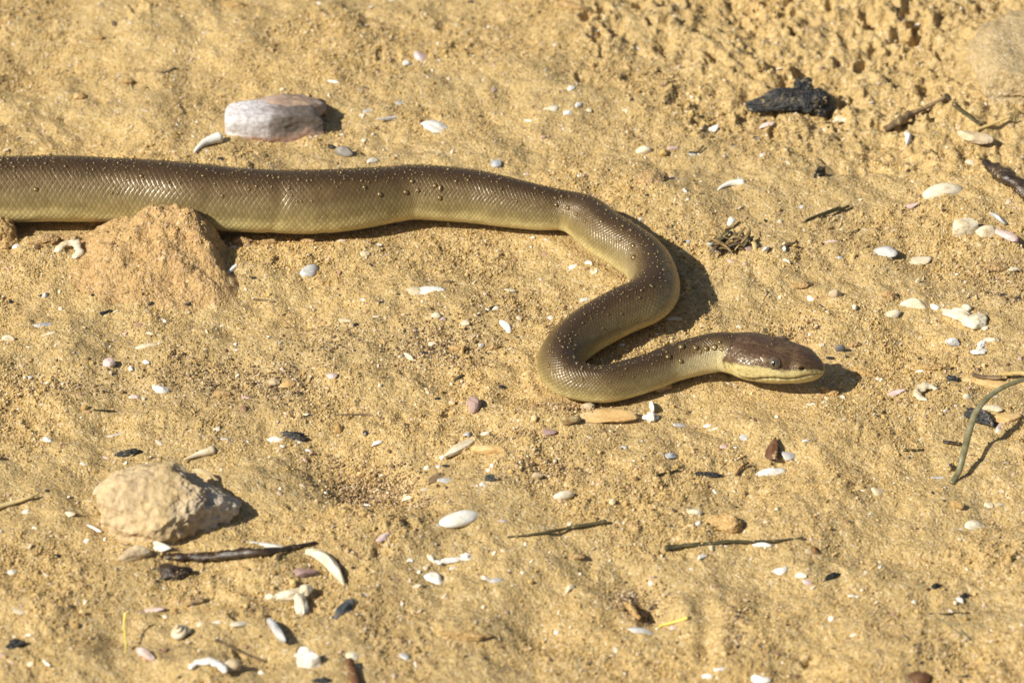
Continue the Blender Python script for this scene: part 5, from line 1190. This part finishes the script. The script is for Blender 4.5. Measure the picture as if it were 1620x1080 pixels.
stick([(1275, 348, 4), (1300, 338, 7), (1330, 327, 8)], 1.4, 1.8, 'darktwig', 'forked dark twig, upper prong, right of the snake', rough=0.2)
stick([(1232, 393, 1), (1262, 382, 2)], 1.2, 1.6, 'twig', 'short thin twig right of the white triangular shell')
stick([(1400, 206, 4), (1422, 192, 9), (1445, 178, 10)], 7.5, 7, 'twig', 'thick broken end of brown stick below the pitted sand', rough=0.4)
stick([(1445, 180, 10), (1470, 168, 14), (1498, 152, 18)], 5, 3, 'twig', 'thinner brown stick running up right from the thick broken one', rough=0.3)
stick([(1496, 150, 18), (1515, 168, 14), (1535, 185, 9), (1552, 198, 6)], 4, 3.4, 'darktwig', 'dark stick sloping down right to the flat buff stone')
stick([(1545, 205, 5), (1570, 196, 10), (1600, 183, 16)], 4.2, 1.8, 'straw', 'pale pinkish stick right of the flat buff stone')
stick([(535, 656, 1), (560, 655, 2), (585, 656, 2), (607, 662, 1)], 1.6, 1.4, 'twig', 'long thin brown twig left of centre', rough=0.3)
stick([(147, 648, 1), (165, 649, 2), (182, 650, 1)], 1.8, 1.4, 'darktwig', 'small dark twig at left below the plump white shell')
stick([(718, 602, 1), (732, 592, 4)], 2.6, 2, 'darktwig', 'stubby dark twig above the purple brown wedge')
stick([(1037, 752, 1), (1072, 743, 2)], 1.6, 1.5, 'darktwig', 'short dark twig left of the flat black charcoal scrap')
stick([(1166, 750, 2), (1172, 740, 5), (1184, 732, 5)], 2.4, 1.8, 'rust', 'bent brown twig scrap between black scrap and rust leaf')
stick([(1089, 241, 2), (1104, 240, 4), (1113, 230, 7)], 1.8, 1.5, 'darktwig', 'bent black twig scrap upper right of the snake')
stick([(401, 473, 2), (434, 477, 2)], 2.4, 1.6, 'twig', 'brown twig stub below the snake, left of centre')
stick([(700, 446, 2), (717, 445, 2)], 2.2, 2, 'twig', 'brown twig stub above the razor shell')
stick([(252, 116, 2), (264, 113, 3)], 2.2, 2, 'twig', 'lower left brown twig stub of a pair above the banded stone')
stick([(266, 112, 2), (278, 107, 3)], 2.2, 2, 'twig', 'upper right brown twig stub of a pair above the banded stone')
stick([(1338, 371, 1), (1359, 362, 2)], 1.2, 1.6, 'twig', 'thin twig below the forked dark twig')
stick([(1366, 392, 1), (1386, 387, 1)], 1.2, 1.0, 'twig', 'faint thin twig above the silvery flake pair')
stick([(1430, 712, 2), (1460, 711, 2)], 2.2, 1.8, 'darktwig', 'small dark twig left of the grass blade')
stick([(1492, 698, 2), (1504, 700, 3), (1520, 702, 2)], 3.2, 3.2, 'bark', 'brown black wood scrap touching the grass blade')
stick([(1470, 970, 1), (1495, 971, 1), (1510, 969, 1), (1535, 969, 1)], 2.0, 0.9, 'darktwig', 'thin dark stem lying level at lower right')
stick([(1478, 973, 1), (1503, 990, 1), (1520, 1003, 1)], 1.0, 1.0, 'blade', 'thin greenish stem slanting down at lower right')
stick([(1516, 985, 1), (1523, 1000, 2), (1534, 1011, 2)], 1.2, 1.8, 'blade', 'short olive stem crossing the slanting one at lower right')
stick([(553, 1045, 8), (556, 1060, 8), (565, 1085, 8)], 6, 7, 'rust', 'rust coloured twig cut by the bottom edge', rough=0.3)
stick([(1068, 475, 9), (1092, 455, 3), (1125, 425, 2)], 0.5, 0.5, 'straw', 'fine pale hair like fibre in the shadow of the upper bend', 'fibre', 'fibre', rough=0.0)
stick([(1206, 478, 1), (1215, 462, 1)], 0.9, 0.9, 'twig', 'very thin brown needle above the head')
stick([(340, 1012, 3), (370, 1025, 2), (400, 1038, 2), (420, 1046, 2)], 2.6, 1.8, 'twig', 'brown root like twig trailing right from the snail shell', rough=0.3)
stick([(300, 955, 3), (322, 947, 5)], 3.6, 4.2, 'twig', 'stubby brown twig above the snail shell', rough=0.3)
stick([(198, 1034, 0), (199, 1016, 12), (196, 990, 30), (198, 968, 46)], 0.8, 2.2, 'yellow', 'thin upright yellow stem at lower left', 'dry_grass', 'grass', 0.5, 0.0)
stick([(1042, 988, 2), (1063, 984, 3), (1088, 976, 3)], 2.6, 3.4, 'yellow', 'yellow snippet of grass right of the dark hole', 'dry_grass', 'grass', 0.4, 0.0)
stick([(-20, 805, 4), (20, 795, 5), (45, 787, 6), (60, 781, 7)], 5.5, 1.2, 'straw', 'tan dry reed coming in from the left edge', 'reed', 'reed', 0.7, 0.15)
stick([(1585, 592, 10), (1610, 590, 12), (1650, 592, 12)], 4, 5, 'straw', 'pale stick lying at the right edge above the grass blade', 'pale_stick', 'stick', 0.8, 0.2)
stick([(1538, 592, 8), (1560, 597, 7), (1585, 597, 8)], 3, 4, 'twig', 'brown twig leading to the pale stick at the right edge', rough=0.3)
stick([(1183, 330, 0), (1184, 330, 0)], 0.1, 0.1, 'twig', '', 'x', 'x') if False else None
# the grass blade
bp_ = spline(pathpts([(1505, 764, 2), (1517, 745, 12), (1525, 715, 28), (1534, 680, 46), (1548, 645, 62), (1580, 616, 70), (1625, 599, 72), (1700, 585, 66)]), 10)
o0 = bp_[0].copy(); t = np.linspace(0, 1, len(bp_)); V, F = tube(bp_-o0, (4.6+1.2*np.sin(t*np.pi)-1.2*t)*S, 12, 0.55)
o = mesh_obj('beach_grass', V, F, M['blade'], True, None, o0); tag(o, 'long olive grass blade arching up and out of the right edge', 'grass')
# leaves
q = P(1222, 718, 0); V, F = flake(26*S, 60*S, 7*S, 1.2*S, 601, 0, 0, 0.3); o = mesh_obj('leaf', V, F, M['rust'], True, None, (q[0], q[1], q[2]+6*S), (R(18), R(-24), R(-20))); tag(o, 'rust brown dry leaf scrap above the ribbed white shell strip', 'leaf')
q = P(1452, 1074, 0); V, F = flake(56*S, 34*S, 4*S, 1.2*S, 603, 0, 0, 0.3); o = mesh_obj('leaf', V, F, M['rust'], True, None, (q[0], q[1], q[2]+3*S), (R(5), R(4), R(-18))); tag(o, 'brown leaf scrap cut by the bottom edge at right', 'leaf')
q = P(690, 757, 0); V, F = rock(26*S, 14*S, 10*S, 605, 4, 0.2); o = mesh_obj('wood_shard', V, F, M['twig'], True, None, (q[0], q[1], q[2]+2*S), (0, R(-12), R(30))); tag(o, 'small brown shard left of the smooth grey flake', 'wood')
q = P(905, 668, 0); V, F = flake(36*S, 18*S, 4*S, 1*S, 606, 0, 0, 0.3); o = mesh_obj('leaf', V, F, M['leaf'], True, None, (q[0], q[1], q[2]+4*S), (R(20), 0, R(25))); tag(o, 'olive brown leaf scrap below the lower bend, left of the flat tan stone', 'leaf')
q = P(868, 686, 0); V, F = flake(34*S, 14*S, 3*S, 1*S, 607, 0, 0, 0.3); o = mesh_obj('leaf', V, F, M['mauve'], True, None, (q[0], q[1], q[2]+3*S), (R(24), 0, R(-5))); tag(o, 'dark curled leaf scrap left of the olive brown one', 'leaf')
q = P(846, 664, 0); V, F = flake(12*S, 14*S, 3*S, 1*S, 608, 0, 0, 0.3); o = mesh_obj('leaf', V, F, M['orange'], True, None, (q[0], q[1], q[2]+3*S), (R(20), 0, R(5))); tag(o, 'tiny orange leaf chip below the lower bend', 'leaf')
# dry litter
q = P(1158, 392, 0); lit = empty('leaf_litter', q, 'dry curled brown leaf litter knot right of the snake bend', 'leaves')
rl = random.Random(4)
for i in range(26):
    L_ = rl.uniform(28, 72); W_ = rl.uniform(1.8, 5.0); a = rl.uniform(-75, 75); mt = rl.choice(['leaf', 'leaf', 'bark', 'twig', 'darktwig', 'straw'])
    dx = rl.uniform(-26, 26); dy = rl.uniform(-16, 16); z0 = rl.uniform(1, 13); cv = rl.uniform(-14, 14)
    pp = [((t_-0.5)*L_*math.cos(R(a))-cv*math.sin(math.pi*t_)*math.sin(R(a)), ((t_-0.5)*L_*math.sin(R(a))+cv*math.sin(math.pi*t_)*math.cos(R(a))), z0+rl.uniform(-3, 6)+6*math.sin(math.pi*t_)) for t_ in (0, 0.33, 0.66, 1)]
    pp = spline(np.array(pp)*S, 5); tt_ = np.linspace(0, 1, len(pp)); V, F = tube(pp, W_*S*(0.25+0.75*np.sin(np.pi*(0.08+0.84*tt_))), 8, rl.uniform(0.2, 0.45), i, 0.25)
    mesh_obj('curled_leaf' if mt in ('leaf', 'straw') else 'stem', V, F, M[mt], True, lit, (dx*S, dy*S, 0))
for (dx, dy, L_, W_, a, tx, mt) in ((-30, -8, 40, 12, -14, 20, 'grey'), (28, -14, 26, 14, 10, 24, 'mauve'), (2, 4, 16, 46, 14, 34, 'straw')):
    V, F = flake(L_*S, W_*S/0.7, 4.5*S, 1.1*S, rl.randint(1, 999), 0, 0, 0.3, na=20, nr=4)
    mesh_obj('curled_leaf', V, F, M[mt], True, lit, (dx*S, dy*S, 6*S), (R(tx), R(rl.uniform(-25, 25)), R(a)))
V, F = flake(18*S, 18*S, 4*S, 1*S, 609, 0, 0, 0.2); q = P(1157, 360, 0); o = mesh_obj('shell_fragment', V, F, M['white'], True, None, (q[0], q[1], q[2]+12*S), (R(40), R(10), 0)); tag(o, 'white chip perched on top of the dry leaf litter', 'shell', GROUPS['shell'])
